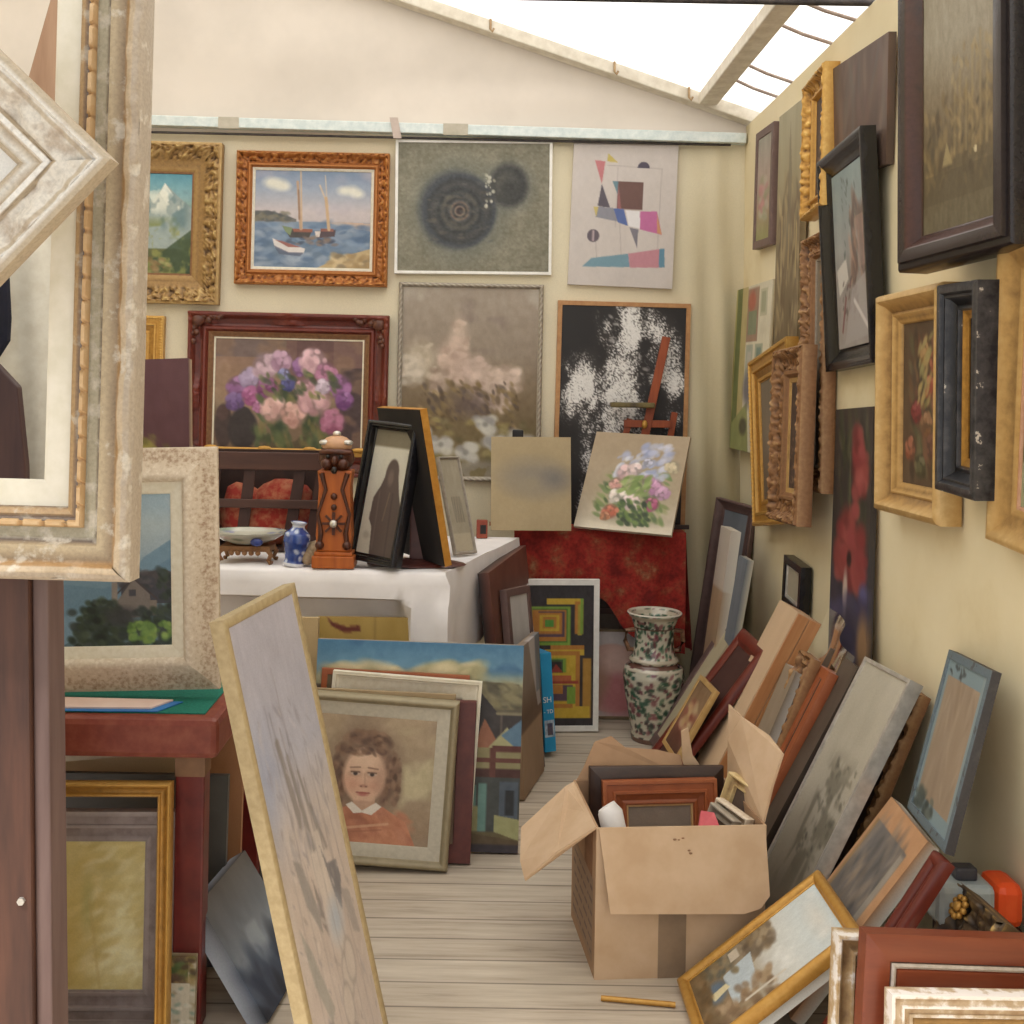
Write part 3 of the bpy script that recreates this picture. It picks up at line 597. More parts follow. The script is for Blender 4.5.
def art_street(A):
    A.grad([(0,(58,120,165)),(.12,(85,140,175)),(.2,(170,165,120)),(.24,(95,85,65)),(.5,(110,100,70)),(1,(110,95,55))])
    A.cloud((45,100,150),5,9,.5,.6,.7,(-.1,-.1,1.1,.16,.04)); A.strokes(60,(.08,.13,.42,.24),(.015,.04),[(190,178,122),(170,165,120),(205,190,140)],14,.1,2.2,.8); A.strokes(60,(.5,.12,.78,.24),(.015,.035),[(190,178,122),(176,168,118),(205,190,140)],15,-.5,2.2,.8)
    A.rect(0,.22,.72,1,(95,80,65)); A.poly([(.75,.18),(.98,.19),(1,.31),(.87,.32),(.75,.22)],(112,102,70)); A.strokes(60,(.78,.2,1,.3),(.01,.02),[(130,120,85),(85,78,58),(150,140,95)],3,.3,2)
    A.poly([(.72,.24),(.75,.18),(.88,.33),(.88,.5),(.72,.5)],(55,50,52)); A.rect(.86,.33,1,.47,(62,55,55)); A.line((.9,.34),(.9,.46),.01,(95,85,75)); A.line((.88,.335),(1,.335),.014,(140,130,95))
    A.poly([(.76,.52),(.82,.36),(.9,.5)],(165,100,70)); A.poly([(.84,.5),(.93,.4),(1,.5)],(175,170,115)); A.poly([(.9,.44),(1,.36),(1,.52)],(85,125,155)); 
    A.rect(.74,.5,1,.6,(150,140,90)); A.rect(.72,.6,1,.64,(85,45,40)); A.rect(.86,.49,1,.52,(105,50,42)); A.rect(.85,.5,.88,.64,(110,55,45)); A.rect(.74,.55,1,.57,(115,60,48)); 
    A.rect(.72,.64,1,.9,(70,75,72)); A.rect(.76,.68,.79,.86,(85,130,118)); A.rect(.8,.67,.84,.9,(100,150,140)); A.rect(.9,.66,.99,.84,(78,92,108)); A.rect(.93,.7,.97,.82,(45,48,52)); A.poly([(.88,.82),(1,.84),(1,.94),(.88,.9)],(168,168,105)); A.rect(.74,.78,.8,.9,(150,145,90))
    A.poly([(.7,.9),(1,.94),(1,1),(.7,1)],(100,80,50)); A.rect(.7,.96,1,1,(60,52,60)); A.vary(10,35,3)
def art_longpale(A):
    A.grad([(0,(172,165,175)),(.3,(168,165,178)),(.42,(180,165,158)),(.55,(192,172,158)),(1,(188,170,160))]); A.vary(9,5,3,2); A.cloud((140,148,175),2,4,.5,.7,.6,(-.1,.15,.5,.5,.15)); A.cloud((200,185,172),5,7,.5,.65,.6,(0,.4,1.1,1.1,.1))
    G=[(120,112,112),(135,125,120),(105,102,108)]
    for x,y0,y1,w in ((.32,.26,.44,.06),(.42,.3,.5,.045),(.52,.34,.47,.03),(.6,.42,.52,.03)): A.line((x,y0),(x+.1,y1),w,(135,124,118),.85); A.line((x-.02,y0-.06),(x+.06,y1),.012,(120,112,108),.7)
    A.poly([(.6,.5),(.66,.55),(.8,.56),(.82,.6),(.74,.66),(.68,.62)],(120,114,116)); A.poly([(.4,.54),(.46,.6),(.48,.68),(.42,.64)],(140,128,122))
    A.strokes(150,(.02,.42,.95,.98),(.006,.016),[(150,138,132),(205,188,175),(165,150,142),(140,132,135)],5,1.3,3.2,.45); A.ell(.62,.66,.1,.04,(160,170,185),.6,0,.8)
    for k in range(7): A.line((.15+.1*k,.45+.03*(k%3)),(.2+.11*k,.95),.008,(150,138,132),.6)
    A.strokes(70,(.1,.2,.9,.5),(.008,.02),[(150,142,145),(185,175,178),(140,134,138)],11,1.4,4,.4)
    for x,y0,y1 in ((.25,.18,.5),(.45,.12,.46),(.7,.3,.58),(.82,.34,.6)): A.line((x,y0),(x+.06,y1),.007,(128,120,118),.65)
    A.poly([(.2,.48),(.3,.5),(.42,.62),(.4,.66),(.26,.58)],(142,134,128),.8); A.poly([(.78,.62),(.9,.64),(.94,.74),(.84,.72)],(150,140,134),.7)
    for x,y in ((.62,.78),(.55,.83),(.7,.76)):
        A.ell(x,y,.08,.05,(150,138,130),.12,0,.7); A.ell(x,y,.065,.04,(192,175,162),.15)
    A.poly([(.1,.6),(.2,.66),(.35,.8),(.28,.82),(.15,.72)],(150,146,135),.7); A.vary(7,30,3)
def art_landscape(A):
    A.grad([(0,(140,172,192)),(.2,(168,185,188)),(.38,(150,170,180)),(.52,(110,145,165)),(1,(80,110,120))]); A.cloud((185,190,182),3,3,.45,.6,.7,(0,0,1.1,.45,.1))
    A.poly([(0,.44),(.3,.52),(.6,.6),(.75,.42),(1,.3),(1,.65),(0,1)],(105,142,165)); A.poly([(0,.58),(.4,.62),(.7,.55),(1,.42),(1,.7),(0,.8)],(92,130,155),.8)
    A.poly([(.56,.56),(.72,.52),(.93,.5),(1,.52),(1,.72),(.55,.72)],(62,62,72)); A.strokes(50,(.5,.52,1,.62),(.012,.03),[(70,65,72),(58,60,62),(80,72,72)],4,0,2)
    A.poly([(.5,.72),(.66,.56),(.8,.66),(.82,.8),(.5,.82)],(120,108,100)); A.line((.48,.68),(.66,.555),.014,(62,50,52)); A.line((.66,.555),(.86,.69),.014,(70,56,56)); A.rect(.62,.63,.68,.67,(68,66,74)); A.rect(.47,.58,.52,.72,(140,125,112)); A.rect(.8,.7,.86,.8,(128,112,98)); A.rect(.76,.77,.8,.82,(62,66,52))
    T=[(42,58,42),(58,74,50),(34,46,40),(50,62,58)]
    A.strokes(220,(.12,.76,1,1),(.02,.04),T,5,.4,1.3,.85); A.strokes(70,(.25,.7,.5,.85),(.015,.035),T,6,.4,1.2,.85); A.strokes(30,(.88,.5,1,.8),(.012,.03),T,8,1.2,1.4,.8); A.ell(.55,.8,.14,.06,(58,56,58),.4,0,.8)
    A.strokes(70,(.62,.84,.98,.97),(.015,.03),[(110,150,55),(140,175,70),(90,130,50)],7,.4,1.2,.85); A.vary(6,30,3)
def art_yellow(A):
    A.fill((226,204,124)); A.vary(18,5,3); A.cloud((244,234,176),4,4,.42,.58,.85,(.25,.2,1.1,1.1,.2)); A.strokes(190,(.2,0,1,1),(.02,.05),[(236,216,132),(212,180,88),(246,236,184),(222,196,104)],5,-.5,3.,.35); A.ell(.2,.75,.22,.5,(206,166,62),.7,.1,.55); A.ell(.40,.42,.05,.14,(168,164,78),.8,0,.5); A.line((.42,.4),(.55,1),.03,(214,180,92),.4)
def art_monk(A):
    A.grad([(0,(120,110,85)),(.13,(125,112,85)),(.15,(205,198,175)),(1,(195,186,162))]); A.vary(6,6,3)
    c=(92,74,66); A.ell(.6,.36,.17,.13,c,.08); A.poly([(.44,.36),(.77,.36),(.86,.5),(.97,.62),(.94,1.02),(.36,1.02),(.3,.78),(.2,.72),(.22,.55),(.36,.45)],c); A.ell(.58,.38,.07,.06,(120,98,86),.4)
    A.line((.62,.5),(.55,.72),.02,(125,105,80)); A.line((.36,.5),(.4,.95),.03,(112,94,86),.7); A.line((.7,.5),(.75,1),.04,(76,60,56),.8); A.ell(.2,.85,.08,.03,(170,160,138),.4)
def art_slim(A):
    A.fill((165,152,125)); A.vary(12,8,2)
    for k in range(5): A.line((.3+.1*k,.42),(.36+.1*k,.68),.04,(110,98,82),.8)
    A.rect(0,.8,1,1,(190,172,140),.7)
def art_cityscape(A):
    A.grad([(0,(170,160,125)),(.3,(160,145,105)),(.6,(130,108,72)),(1,(112,92,58))]); A.vary(12,8,3,.4)
    A.strokes(120,(.1,.3,1,.95),(.02,.05),[(110,85,55),(170,148,100),(95,75,48),(190,165,110)],4,1.57,4,.5); A.poly([(.5,.05),(.62,.3),(.6,.6),(.45,.6)],(120,105,78),.7); A.line((.25,.45),(.25,.7),.03,(205,180,120)); A.line((.85,.5),(.85,.72),.03,(200,175,110)); A.line((.55,.5),(.55,.68),.03,(190,160,95))
def art_pinktall(A):
    A.grad([(0,(160,155,140)),(.4,(175,150,135)),(.7,(170,140,110)),(1,(150,150,80))]); A.vary(12,8,3); A.strokes(30,(.2,.4,.8,.8),(.05,.1),[(190,120,120),(150,150,110),(185,170,150)],3)
def art_brownpanel(A):
    A.fill((98,72,58)); A.vary(14,14,3,.25); A.strokes(70,(0,0,1,1),(.02,.04),[(125,92,72),(80,58,50),(110,70,60),(95,88,82)],4,1.57,5,.4)
def art_blackshadow(A):
    A.grad([(0,(130,150,150)),(.45,(150,150,145)),(.6,(140,130,122)),(1,(160,148,140))]); A.vary(14,6,3)
    A.strokes(90,(.5,.2,1,.62),(.02,.05),[(100,80,70),(150,105,85),(85,78,75),(175,130,105)],4,1.57,3,.6); A.rect(.72,.3,.98,.58,(165,130,115),.6); A.poly([(.05,.55),(.35,.5),(.4,.62),(.1,.7)],(200,192,180)); A.strokes(40,(.2,.62,.7,.85),(.01,.02),[(85,70,65),(110,70,65)],6,-.8,2.4,.8); A.poly([(.5,.68),(1,.6),(1,.95),(.2,.98)],(165,155,150),.8); A.line((.55,.75),(.95,.93),.05,(205,195,188)); A.line((.15,.9),(.3,.72),.04,(130,70,65)); A.strokes(24,(.3,.05,.75,.5),(.008,.015),[(85,95,90)],8,1.3,3)
def art_bigblack(A):
    A.grad([(0,(150,138,112)),(.35,(152,140,115)),(.6,(120,100,68)),(.75,(98,80,48)),(1,(105,92,62))]); A.vary(12,30,3,.6); A.vary(9,60,5)
    A.strokes(140,(.02,.55,.98,.85),(.012,.03),[(95,75,45),(125,100,55),(80,65,42),(150,122,70)],4,1.57,3,.6)
    for x,y0 in ((.45,.55),(.52,.48),(.6,.52),(.68,.42),(.78,.38),(.86,.5)): A.line((x,y0),(x,.75),.028,(160,134,80),.5)
    A.poly([(.28,.78),(.34,.7),(.42,.78)],(170,148,90),.7); A.strokes(60,(.4,.4,.92,.76),(.01,.022),[(170,142,85),(150,122,70),(125,100,58)],9,1.57,2.6,.5); A.ell(.72,.76,.02,.012,(200,180,130)); A.rect(0,.8,1,.9,(85,70,42),.5)
def art_greencanvas(A):
    A.grad([(0,(150,150,130)),(.5,(130,135,115)),(1,(165,155,135))]); A.vary(16,5,3); A.line((.05,.55),(.9,.3),.03,(200,195,180),.7); A.line((.1,.8),(.9,.6),.03,(110,115,95),.7)
def art_collage(A):
    A.fill((215,205,175)); A.rect(0,0,.2,1,(175,165,90)); A.rect(.08,0,.22,1,(110,120,60)); A.rect(.22,0,.38,1,(190,170,105)); A.rect(.38,.02,.68,.34,(165,125,100)); A.ell(.5,.1,.1,.06,(190,95,70),.3); A.rect(.42,.16,.64,.3,(130,140,105)); A.rect(.72,.04,.9,.2,(190,185,150)); A.rect(.75,.06,.86,.18,(165,165,130))
    A.rect(.4,.36,.58,.6,(170,175,155)); A.rect(.64,.36,.84,.6,(165,170,140)); A.rect(.68,.38,.8,.58,(120,145,130)); A.rect(.44,.4,.54,.58,(185,180,165)); A.poly([(.05,.85),(.5,.7),(.6,1),(.05,1)],(150,155,85)); A.ell(.42,.85,.1,.05,(85,80,55),.3); A.ell(.5,.62,.13,.1,(120,115,125),.4); A.vary(12,14,3)
def art_darkwood(A):
    A.fill((75,52,42)); A.vary(16,7,3); A.strokes(30,(.1,.5,.9,1),(.03,.06),[(110,80,60),(130,95,65),(60,42,38)],3)
def art_glassy(A):
    A.grad([(0,(120,104,82)),(.5,(138,120,98)),(1,(104,84,66))],False); A.vary(18,4,3,.3)
def art_poppies(A):
    A.grad([(0,(62,50,45)),(.5,(56,48,44)),(.78,(52,46,66)),(1,(56,50,72))]); A.vary(9,6,3)
    A.strokes(60,(.15,0,.95,.6),(.02,.05),[(62,70,42),(85,82,50),(48,50,36)],3,1.3,3.5,.5); A.line((.45,.18),(.5,.6),.03,(110,110,70),.5)
    R=[(150,52,48),(172,68,60),(120,36,36),(158,50,52)]
    for x,y,rx,ry in ((.72,.25,.16,.1),(.66,.16,.1,.06),(.42,.5,.24,.1),(.35,.57,.2,.08),(.7,.58,.22,.1),(.55,.64,.2,.08),(.25,.62,.12,.05)): A.ell(x,y,rx,ry,(136,44,42),.3); A.strokes(18,(x-rx,y-ry,x+rx,y+ry),(.05,.1),R,int(x*99+y*11),.4,1.2,.7)
    A.ell(.5,.6,.06,.03,(50,25,25),.4); A.ell(.42,.74,.06,.09,(190,165,150),.35); A.ell(.88,.72,.1,.04,(85,85,140),.5); A.strokes(26,(.05,.76,.95,1),(.05,.1),[(58,56,98),(48,46,72),(75,70,105)],9); A.ell(.9,.92,.14,.12,(150,110,70),.4)
def art_goldfloral(A):
    A.fill((92,68,46)); A.vary(16,4,3); A.strokes(100,(.2,.1,.9,.95),(.03,.06),[(80,82,48),(110,75,45),(130,70,45),(100,95,60),(62,48,36)],3,1.2,2.4,.6)
    for x,y,c in ((.55,.2,(175,130,70)),(.8,.25,(165,80,50)),(.68,.4,(170,75,50)),(.35,.55,(140,45,45)),(.85,.5,(150,90,60)),(.2,.78,(160,85,55)),(.6,.62,(150,100,60)),(.75,.75,(120,70,50)),(.45,.88,(90,85,50))): A.flower(x,y,.13,c,int(x*999),16,20)
    A.strokes(30,(.4,.08,.7,.5),(.02,.04),[(150,140,75),(180,150,80)],7,-1,2.5,.7)
def art_goldright(A):
    A.grad([(0,(150,130,85)),(.4,(125,95,60)),(1,(140,140,95))]); A.vary(16,6,3); A.strokes(40,(0,.4,1,.8),(.04,.09),[(120,70,50),(160,120,70),(95,105,60)],3); A.rect(0,.8,1,1,(160,165,120),.7)
def art_corner(A):
    A.grad([(0,(105,112,120)),(.4,(140,140,145)),(.7,(95,90,95)),(1,(70,62,62))]); A.vary(14,5,3); A.rect(.5,.3,.75,.55,(60,75,120)); A.rect(.76,.32,.98,.6,(150,45,60)); A.rect(.3,.2,.6,.28,(190,190,190),.7)
def art_tanback(A):
    A.fill((185,150,112)); A.vary(9,4,3,.4); A.rect(0,0,1,.28,(205,190,172))
def art_reflect(A):  # tan board with pale glare and reflections painted into its colours
    A.grad([(0,(150,135,125)),(.3,(150,130,110)),(.48,(110,78,55)),(.56,(112,80,58)),(.58,(170,135,98)),(1,(160,122,85))]); A.poly([(.45,0),(.75,0),(.95,.5),(.8,.5)],(205,200,200),.8); A.vary(8,8,3); A.rect(.75,0,1,.4,(105,120,135),.7)
def art_creampanel(A):
    A.fill((185,168,130)); A.vary(8,4,3); A.line((.36,0),(.36,1),.02,(140,122,92)); A.line((.7,0),(.7,1),.014,(155,138,105))
def art_smallbrown(A):
    A.grad([(0,(130,95,60)),(.4,(150,110,70)),(.7,(120,60,40)),(1,(90,52,36))]); A.vary(20,6,3); A.strokes(20,(.2,.3,.8,.7),(.05,.1),[(190,150,90),(150,70,50),(200,170,120)],3)
def art_palecanvas(A):
    A.grad([(0,(182,172,150)),(.5,(175,164,142)),(1,(120,108,88))]); A.vary(10,5,3); A.cloud((105,98,78),7,4,.48,.6,.7,(.2,.3,1.1,.85,.12)); A.strokes(70,(.35,.35,.9,.7),(.012,.03),[(95,90,72),(120,112,90),(80,76,62)],5,.8,1.6,.55)
def art_bluegrey(A):
    A.fill((165,140,112)); A.vary(10,5,3,.3); A.strokes(40,(.1,.1,.9,.9),(.02,.04),[(175,150,122),(150,125,100)],3,1.5,4,.4); B=(125,150,158)
    A.rect(0,0,1,.11,B); A.rect(0,0,.07,1,B,.9); A.rect(.9,0,1,1,(135,155,158)); A.rect(0,.9,1,1,B); A.strokes(26,(0,.88,.5,1),(.02,.05),[(85,95,85),(60,70,66)],4); A.strokes(10,(.1,.02,.5,.1),(.01,.02),[(60,66,66)],6,.2,2.5)
def art_orange(A):
    A.fill((196,138,88)); A.rect(.06,.12,.86,1,(112,104,98)); A.strokes(110,(.1,.14,.84,1),(.02,.05),[(135,118,100),(95,90,88),(150,128,105),(80,78,78)],3,1.57,5,.5); A.rect(.06,.12,.1,1,(160,120,70)); A.rect(.78,.14,.86,1,(150,140,125)); A.vary(9,18,3)
def art_goldland(A):
    A.grad([(0,(188,205,210)),(.3,(205,210,205)),(.5,(195,192,180)),(.65,(150,130,95)),(1,(120,92,55))]); A.cloud((225,225,218),4,3,.45,.6,.8,(0,0,1,.5,.1)); A.ell(.5,.1,.3,.06,(220,205,185),.8,0,.5)
    A.poly([(0,.42),(.08,.36),(.3,.45),(.42,.56),(.4,.75),(0,.75)],(150,130,100)); A.strokes(70,(0,.38,.35,.6),(.02,.05),[(130,105,70),(165,145,110),(110,92,70)],3); A.poly([(.25,.56),(.75,.6),(.8,.78),(.3,.78)],(178,192,198)); A.strokes(60,(.6,.5,1,.9),(.02,.05),[(150,115,75),(120,90,58),(170,140,100)],5); A.line((.82,.42),(.82,.7),.03,(205,195,175)); A.strokes(40,(0,.66,.4,.95),(.02,.04),[(110,105,85),(80,85,80),(140,120,80)],7); A.ell(.45,.85,.15,.07,(90,110,130),.3); A.poly([(.42,.78),(.5,.76),(.55,.88),(.44,.9)],(222,205,150)); A.rect(.05,.63,.2,.7,(200,185,160)); A.strokes(50,(0,.9,1,1),(.02,.05),[(130,95,50),(105,80,45)],8); A.vary(8,26,3)
def art_bluedark(A):
    A.grad([(0,(95,90,85)),(.25,(108,112,118)),(.6,(130,145,162)),(.8,(62,78,105)),(1,(40,48,66))]); A.vary(14,6,3,.5); A.strokes(50,(0,.7,1,1),(.03,.08),[(52,66,92),(80,96,122),(38,44,60)],3,1.2,3,.6); A.cloud((160,172,185),4,5,.5,.65,.6,(0,.3,.7,.75,.15))
def art_smallgreen(A):
    A.fill((190,180,150)); A.rect(0,0,.8,.32,(95,110,50)); A.strokes(60,(0,0,1,.36),(.04,.09),[(70,95,35),(130,120,50),(160,130,60),(90,60,40)],3); A.rect(.2,.34,.85,1,(205,195,168)); A.strokes(40,(.1,.4,1,1),(.03,.06),[(180,160,120),(215,210,190),(120,150,130)],5); A.rect(0,.3,.2,1,(120,150,140)); A.vary(10,18,4)
def art_yellowboard(A):
    A.fill((190,152,62)); A.vary(10,8,3); A.line((.57,0),(.57,.2),.006,(140,105,45)); A.poly([(.1,.005),(.15,.03),(.3,.055),(.42,.045),(.44,.075),(.28,.085),(.14,.05)],(120,45,35))
def art_plain(c, amt=8, sc=8):
    def f(A): A.fill(c); A.vary(amt, sc, 3)
    return f
def art_orangeframe(A):
    A.fill((120,100,70)); A.vary(15,6,3)
# ------------------------------------------------------------------ camera, sky, sun
cam_d = bpy.data.cameras.new('camera'); cam = bpy.data.objects.new('camera', cam_d); COL.objects.link(cam)
cam_d.sensor_width = 36; cam_d.lens = 1100*36/1024; cam_d.shift_x = 32/1024; cam_d.shift_y = -122/1024; cam_d.clip_start = .05
r_ = rad(1.0)
cam.matrix_world = Matrix(((math.cos(r_), -math.sin(r_), 0, 0), (0, 0, -1, 0), (math.sin(r_), math.cos(r_), 0, EYE), (0,0,0,1)))
SC.camera = cam
SC.view_settings.view_transform = 'Standard'; SC.view_settings.look = 'None'; SC.view_settings.exposure = EXPO; SC.view_settings.gamma = GAM
wd = bpy.data.worlds.new('sky'); SC.world = wd; wd.use_nodes = True
bg = wd.node_tree.nodes['Background']; bg.inputs[0].default_value = (1.0, .995, .985, 1); bg.inputs[1].default_value = SKY
sd = bpy.data.lights.new('sun', 'SUN'); sd.energy = SUN; sd.angle = rad(12); sd.color = (1, .985, .965)
so = bpy.data.objects.new('sun', sd); COL.objects.link(so); so.rotation_euler = (rad(24), rad(-22), 0)

# ------------------------------------------------------------------ shared materials
canvas_wall = mottled('cream_wall_cloth', (226,210,168), (236,222,184), 3, .9, 0, .12, detail=6)
def wall_mat(name, c1, c2, stain, mapping=(1,1,1)):
    m, nt, b, _ = new_mat(name)
    n = tex_noise(nt, 1.6, 6, mapping); n2 = tex_noise(nt, 60, 3)
    r = ramp(nt, n.outputs[0], [(.3, stain), (.45, c1), (.7, c2)])
    nt.links.new(r.outputs[0], b.inputs['Base Color']); b.inputs['Roughness'].default_value = .9
    add_bump(nt, b, n2.outputs[0], .15, .003); return m
m_back = wall_mat('back_wall_cloth', (222,200,150), (232,214,168), (205,180,130))
m_right = wall_mat('right_wall_cloth', (226,212,176), (234,222,190), (214,197,156))
def translucent(name, col, mixw, emit=0.):
    m, nt, b, out = new_mat(name)
    nt.nodes.remove(b)
    t = nt.nodes.new('ShaderNodeBsdfTranslucent'); d = nt.nodes.new('ShaderNodeBsdfDiffuse'); mx = nt.nodes.new('ShaderNodeMixShader')
    n = tex_noise(nt, 2.2, 5); r = ramp(nt, n.outputs[0], [(.3, tuple(x*.95 for x in col)), (.6, col)])
    nt.links.new(r.outputs[0], t.inputs[0]); nt.links.new(r.outputs[0], d.inputs[0])
    mx.inputs[0].default_value = mixw
    nt.links.new(d.outputs[0], mx.inputs[1]); nt.links.new(t.outputs[0], mx.inputs[2]); nt.links.new(mx.outputs[0], out.inputs[0]); return m
m_roof = translucent('white_tent_roof', (252,250,246), .72)
m_gable = translucent('white_tent_gable', (220,209,196), .13)
m_metal = mottled('galvanised_steel', (196,206,204), (218,224,220), 30, .5, .25, .1)
m_tan_metal = mottled('weathered_beam', (206,196,178), (226,218,202), 18, .7, 0, .2)
m_dark = mottled('dark_iron', (60,56,56), (84,78,76), 30, .5, .4, .1)
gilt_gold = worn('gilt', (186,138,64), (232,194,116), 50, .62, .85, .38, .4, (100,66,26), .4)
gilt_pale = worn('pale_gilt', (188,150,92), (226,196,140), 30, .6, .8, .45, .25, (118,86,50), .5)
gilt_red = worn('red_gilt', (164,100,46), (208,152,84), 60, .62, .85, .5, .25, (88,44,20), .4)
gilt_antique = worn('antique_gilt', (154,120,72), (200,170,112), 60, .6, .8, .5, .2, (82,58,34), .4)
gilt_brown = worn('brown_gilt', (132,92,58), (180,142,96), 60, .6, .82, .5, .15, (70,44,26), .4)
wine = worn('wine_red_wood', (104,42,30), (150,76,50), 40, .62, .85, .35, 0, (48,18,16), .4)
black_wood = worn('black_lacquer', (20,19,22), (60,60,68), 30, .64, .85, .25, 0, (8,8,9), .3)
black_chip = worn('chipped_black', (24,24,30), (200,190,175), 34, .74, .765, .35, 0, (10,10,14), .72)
dark_brown = worn('dark_brown_wood', (52,35,29), (90,66,54), 30, .64, .85, .4, 0, (26,16,14), .4)
umber = worn('purple_brown_wood', (100,78,74), (136,112,104), 30, .64, .85, .5, 0, (62,46,44), .4)
red_brown = wood('red_brown_wood', (134,68,42), (108,48,30), .38, 0, 10)
red_brown_v = wood('red_brown_dark', (112,44,30), (84,30,24), .35, 2, 10)
orange_wood = worn('orange_brown_wood', (150,80,46), (186,116,74), 24, .64, .85, .4, 0, (100,46,26), .4)
silver = mottled('silver_metal', (188,184,176), (212,208,200), 30, .35, .55, .08)
silver_old = worn('old_silver', (152,142,128), (194,184,168), 50, .6, .8, .5, .15, (96,84,72), .5)
white_paint = mottled('white_paint', (228,224,218), (240,238,232), 30, .5, 0, .08)
cream = mottled('cream_liner', (218,208,184), (230,222,202), 60, .8, 0, .1)
cream_white = mottled('cream_white_paint', (226,218,196), (238,230,212), 20, .5, 0, .1)
distressed_white = banded('distressed_white', (176,156,134), 24, .52, .72, .75, .8)
distressed_grey = banded('distressed_grey_gold', (214,204,186), 26, .55, .66, .55, .7)
crackled = worn('crackled_cream', (204,186,162), (222,208,188), 90, .58, .7, .85, 0, (140,104,76), .95)
tan_gold = worn('tan_gold', (192,152,104), (216,186,144), 30, .62, .8, .5, .1, (132,98,66), .5)
pine = wood('pine', (196,142,92), (172,114,68), .6, 2, 12)
pine_x = wood('pine_lengthwise', (205,158,108), (182,132,86), .6, 0, 12)
tan_strip = mottled('tan_strip', (158,138,100), (174,154,116), 60, .6, 0, .1)
olive_frame = worn('olive_bronze', (146,134,106), (178,164,134), 40, .62, .85, .5, .1, (98,86,66), .4)
grey_frame = mottled('warm_grey_paint', (182,174,156), (194,186,168), 60, .7, 0, .1)
green_felt = mottled('green_felt', (18,104,86), (26,120,100), 160, .95, 0, .2)
white_cloth = mottled('white_cotton', (232,228,228), (244,240,240), 6, .9, 0, .1)
cardboard = mottled('cardboard', (190,160,128), (202,174,144), 8, .85, 0, .1)
cardboard_in = mottled('cardboard_inside', (160,126,96), (176,142,110), 8, .85, 0, .1)
paper_white = mottled('paper_white', (226,222,220), (240,238,236), 10, .8, 0, .05)

# ------------------------------------------------------------------ floor, walls, roof
def floor_mat():
    m, nt, b, _ = new_mat('floor_boards')
    tc = nt.nodes.new('ShaderNodeTexCoord'); sp = nt.nodes.new('ShaderNodeSeparateXYZ'); nt.links.new(tc.outputs['Object'], sp.inputs[0])
    dv = nt.nodes.new('ShaderNodeMath'); dv.operation = 'DIVIDE'; nt.links.new(sp.outputs['Y'], dv.inputs[0]); dv.inputs[1].default_value = .115
    fr = nt.nodes.new('ShaderNodeMath'); fr.operation = 'FRACT'; nt.links.new(dv.outputs[0], fr.inputs[0])
    gp = ramp(nt, fr.outputs[0], [(0, (60,52,46)), (.045, (255,255,255)), (.96, (255,255,255)), (1, (110,100,90))])
    fl = nt.nodes.new('ShaderNodeMath'); fl.operation = 'FLOOR'; nt.links.new(dv.outputs[0], fl.inputs[0])
    wn = nt.nodes.new('ShaderNodeTexWhiteNoise'); wn.noise_dimensions = '1D'; nt.links.new(fl.outputs[0], wn.inputs['W'])
    n = tex_noise(nt, 1, 6, (2.5, 34, 1), .65)
    ad = nt.nodes.new('ShaderNodeMath'); ad.operation = 'MULTIPLY_ADD'; nt.links.new(wn.outputs['Value'], ad.inputs[0]); ad.inputs[1].default_value = .16; nt.links.new(n.outputs[0], ad.inputs[2])
    c = ramp(nt, ad.outputs[0], [(.28, (142,128,112)), (.5, (184,170,152)), (.78, (206,194,176))])
    mx = nt.nodes.new('ShaderNodeMixRGB'); mx.blend_type = 'MULTIPLY'; mx.inputs[0].default_value = .75
    nt.links.new(c.outputs[0], mx.inputs[1]); nt.links.new(gp.outputs[0], mx.inputs[2]); nt.links.new(mx.outputs[0], b.inputs['Base Color'])
    b.inputs['Roughness'].default_value = .75; add_bump(nt, b, n.outputs[0], .25, .004); return m
o = MB().box(-3.2, XW+.05, .3, YB+.05, -.06, 0).build('floor', floor_mat()); struct(o)

def wall_back():
    nx, nz = 170, 70; xs = np.linspace(-3.2, XW+.02, nx); zs = np.linspace(0, 2.80, nz)
    X, Z = np.meshgrid(xs, zs); P = np.empty((nz, nx, 3))
    k = np.clip((X-.93)/.35, 0, 1)*1.6; k = np.minimum(k, 1)
    P[...,0] = X; P[...,2] = Z
    P[...,1] = YB+.006*np.sin(X*3.1+Z*1.7)-k*(.020+.022*np.sin(X*46+Z*2.2)+.014*np.sin(X*23-Z*4))*np.minimum(1, .3+1.3*(2.8-Z)/2.8)
    A = Art(nx, nz); A.fill((228,214,178)); A.vary(12, 4, 3, 1.5); A.vary(5, 18, 5)
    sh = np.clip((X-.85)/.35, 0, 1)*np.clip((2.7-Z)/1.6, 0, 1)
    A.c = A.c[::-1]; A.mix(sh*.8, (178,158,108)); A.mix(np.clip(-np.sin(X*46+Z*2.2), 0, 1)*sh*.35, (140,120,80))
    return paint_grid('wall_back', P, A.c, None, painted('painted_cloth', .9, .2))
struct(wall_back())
def wall_right():
    ny, nz = 60, 30; b = MB()
    for z in np.linspace(0, 2.86, nz):
        for y in np.linspace(.8, YB, ny): b.v.append((XW+.003+.004*math.sin(y*2.7+z), y, z))
    for j in range(nz-1):
        for i in range(ny-1): a = j*ny+i; b.f.append((a, a+1, a+ny+1, a+ny))
    return b.build('wall_right', m_right, None, True)
struct(wall_right())
struct(MB().box(-3.25, -3.2, .4, YB, 0, 4.42).build('wall_left', m_right))  # unseen tent side, carried up to the roof to block direct sun
RZ = lambda x: 2.93 + .325*(1.36-x)          # roof height at x
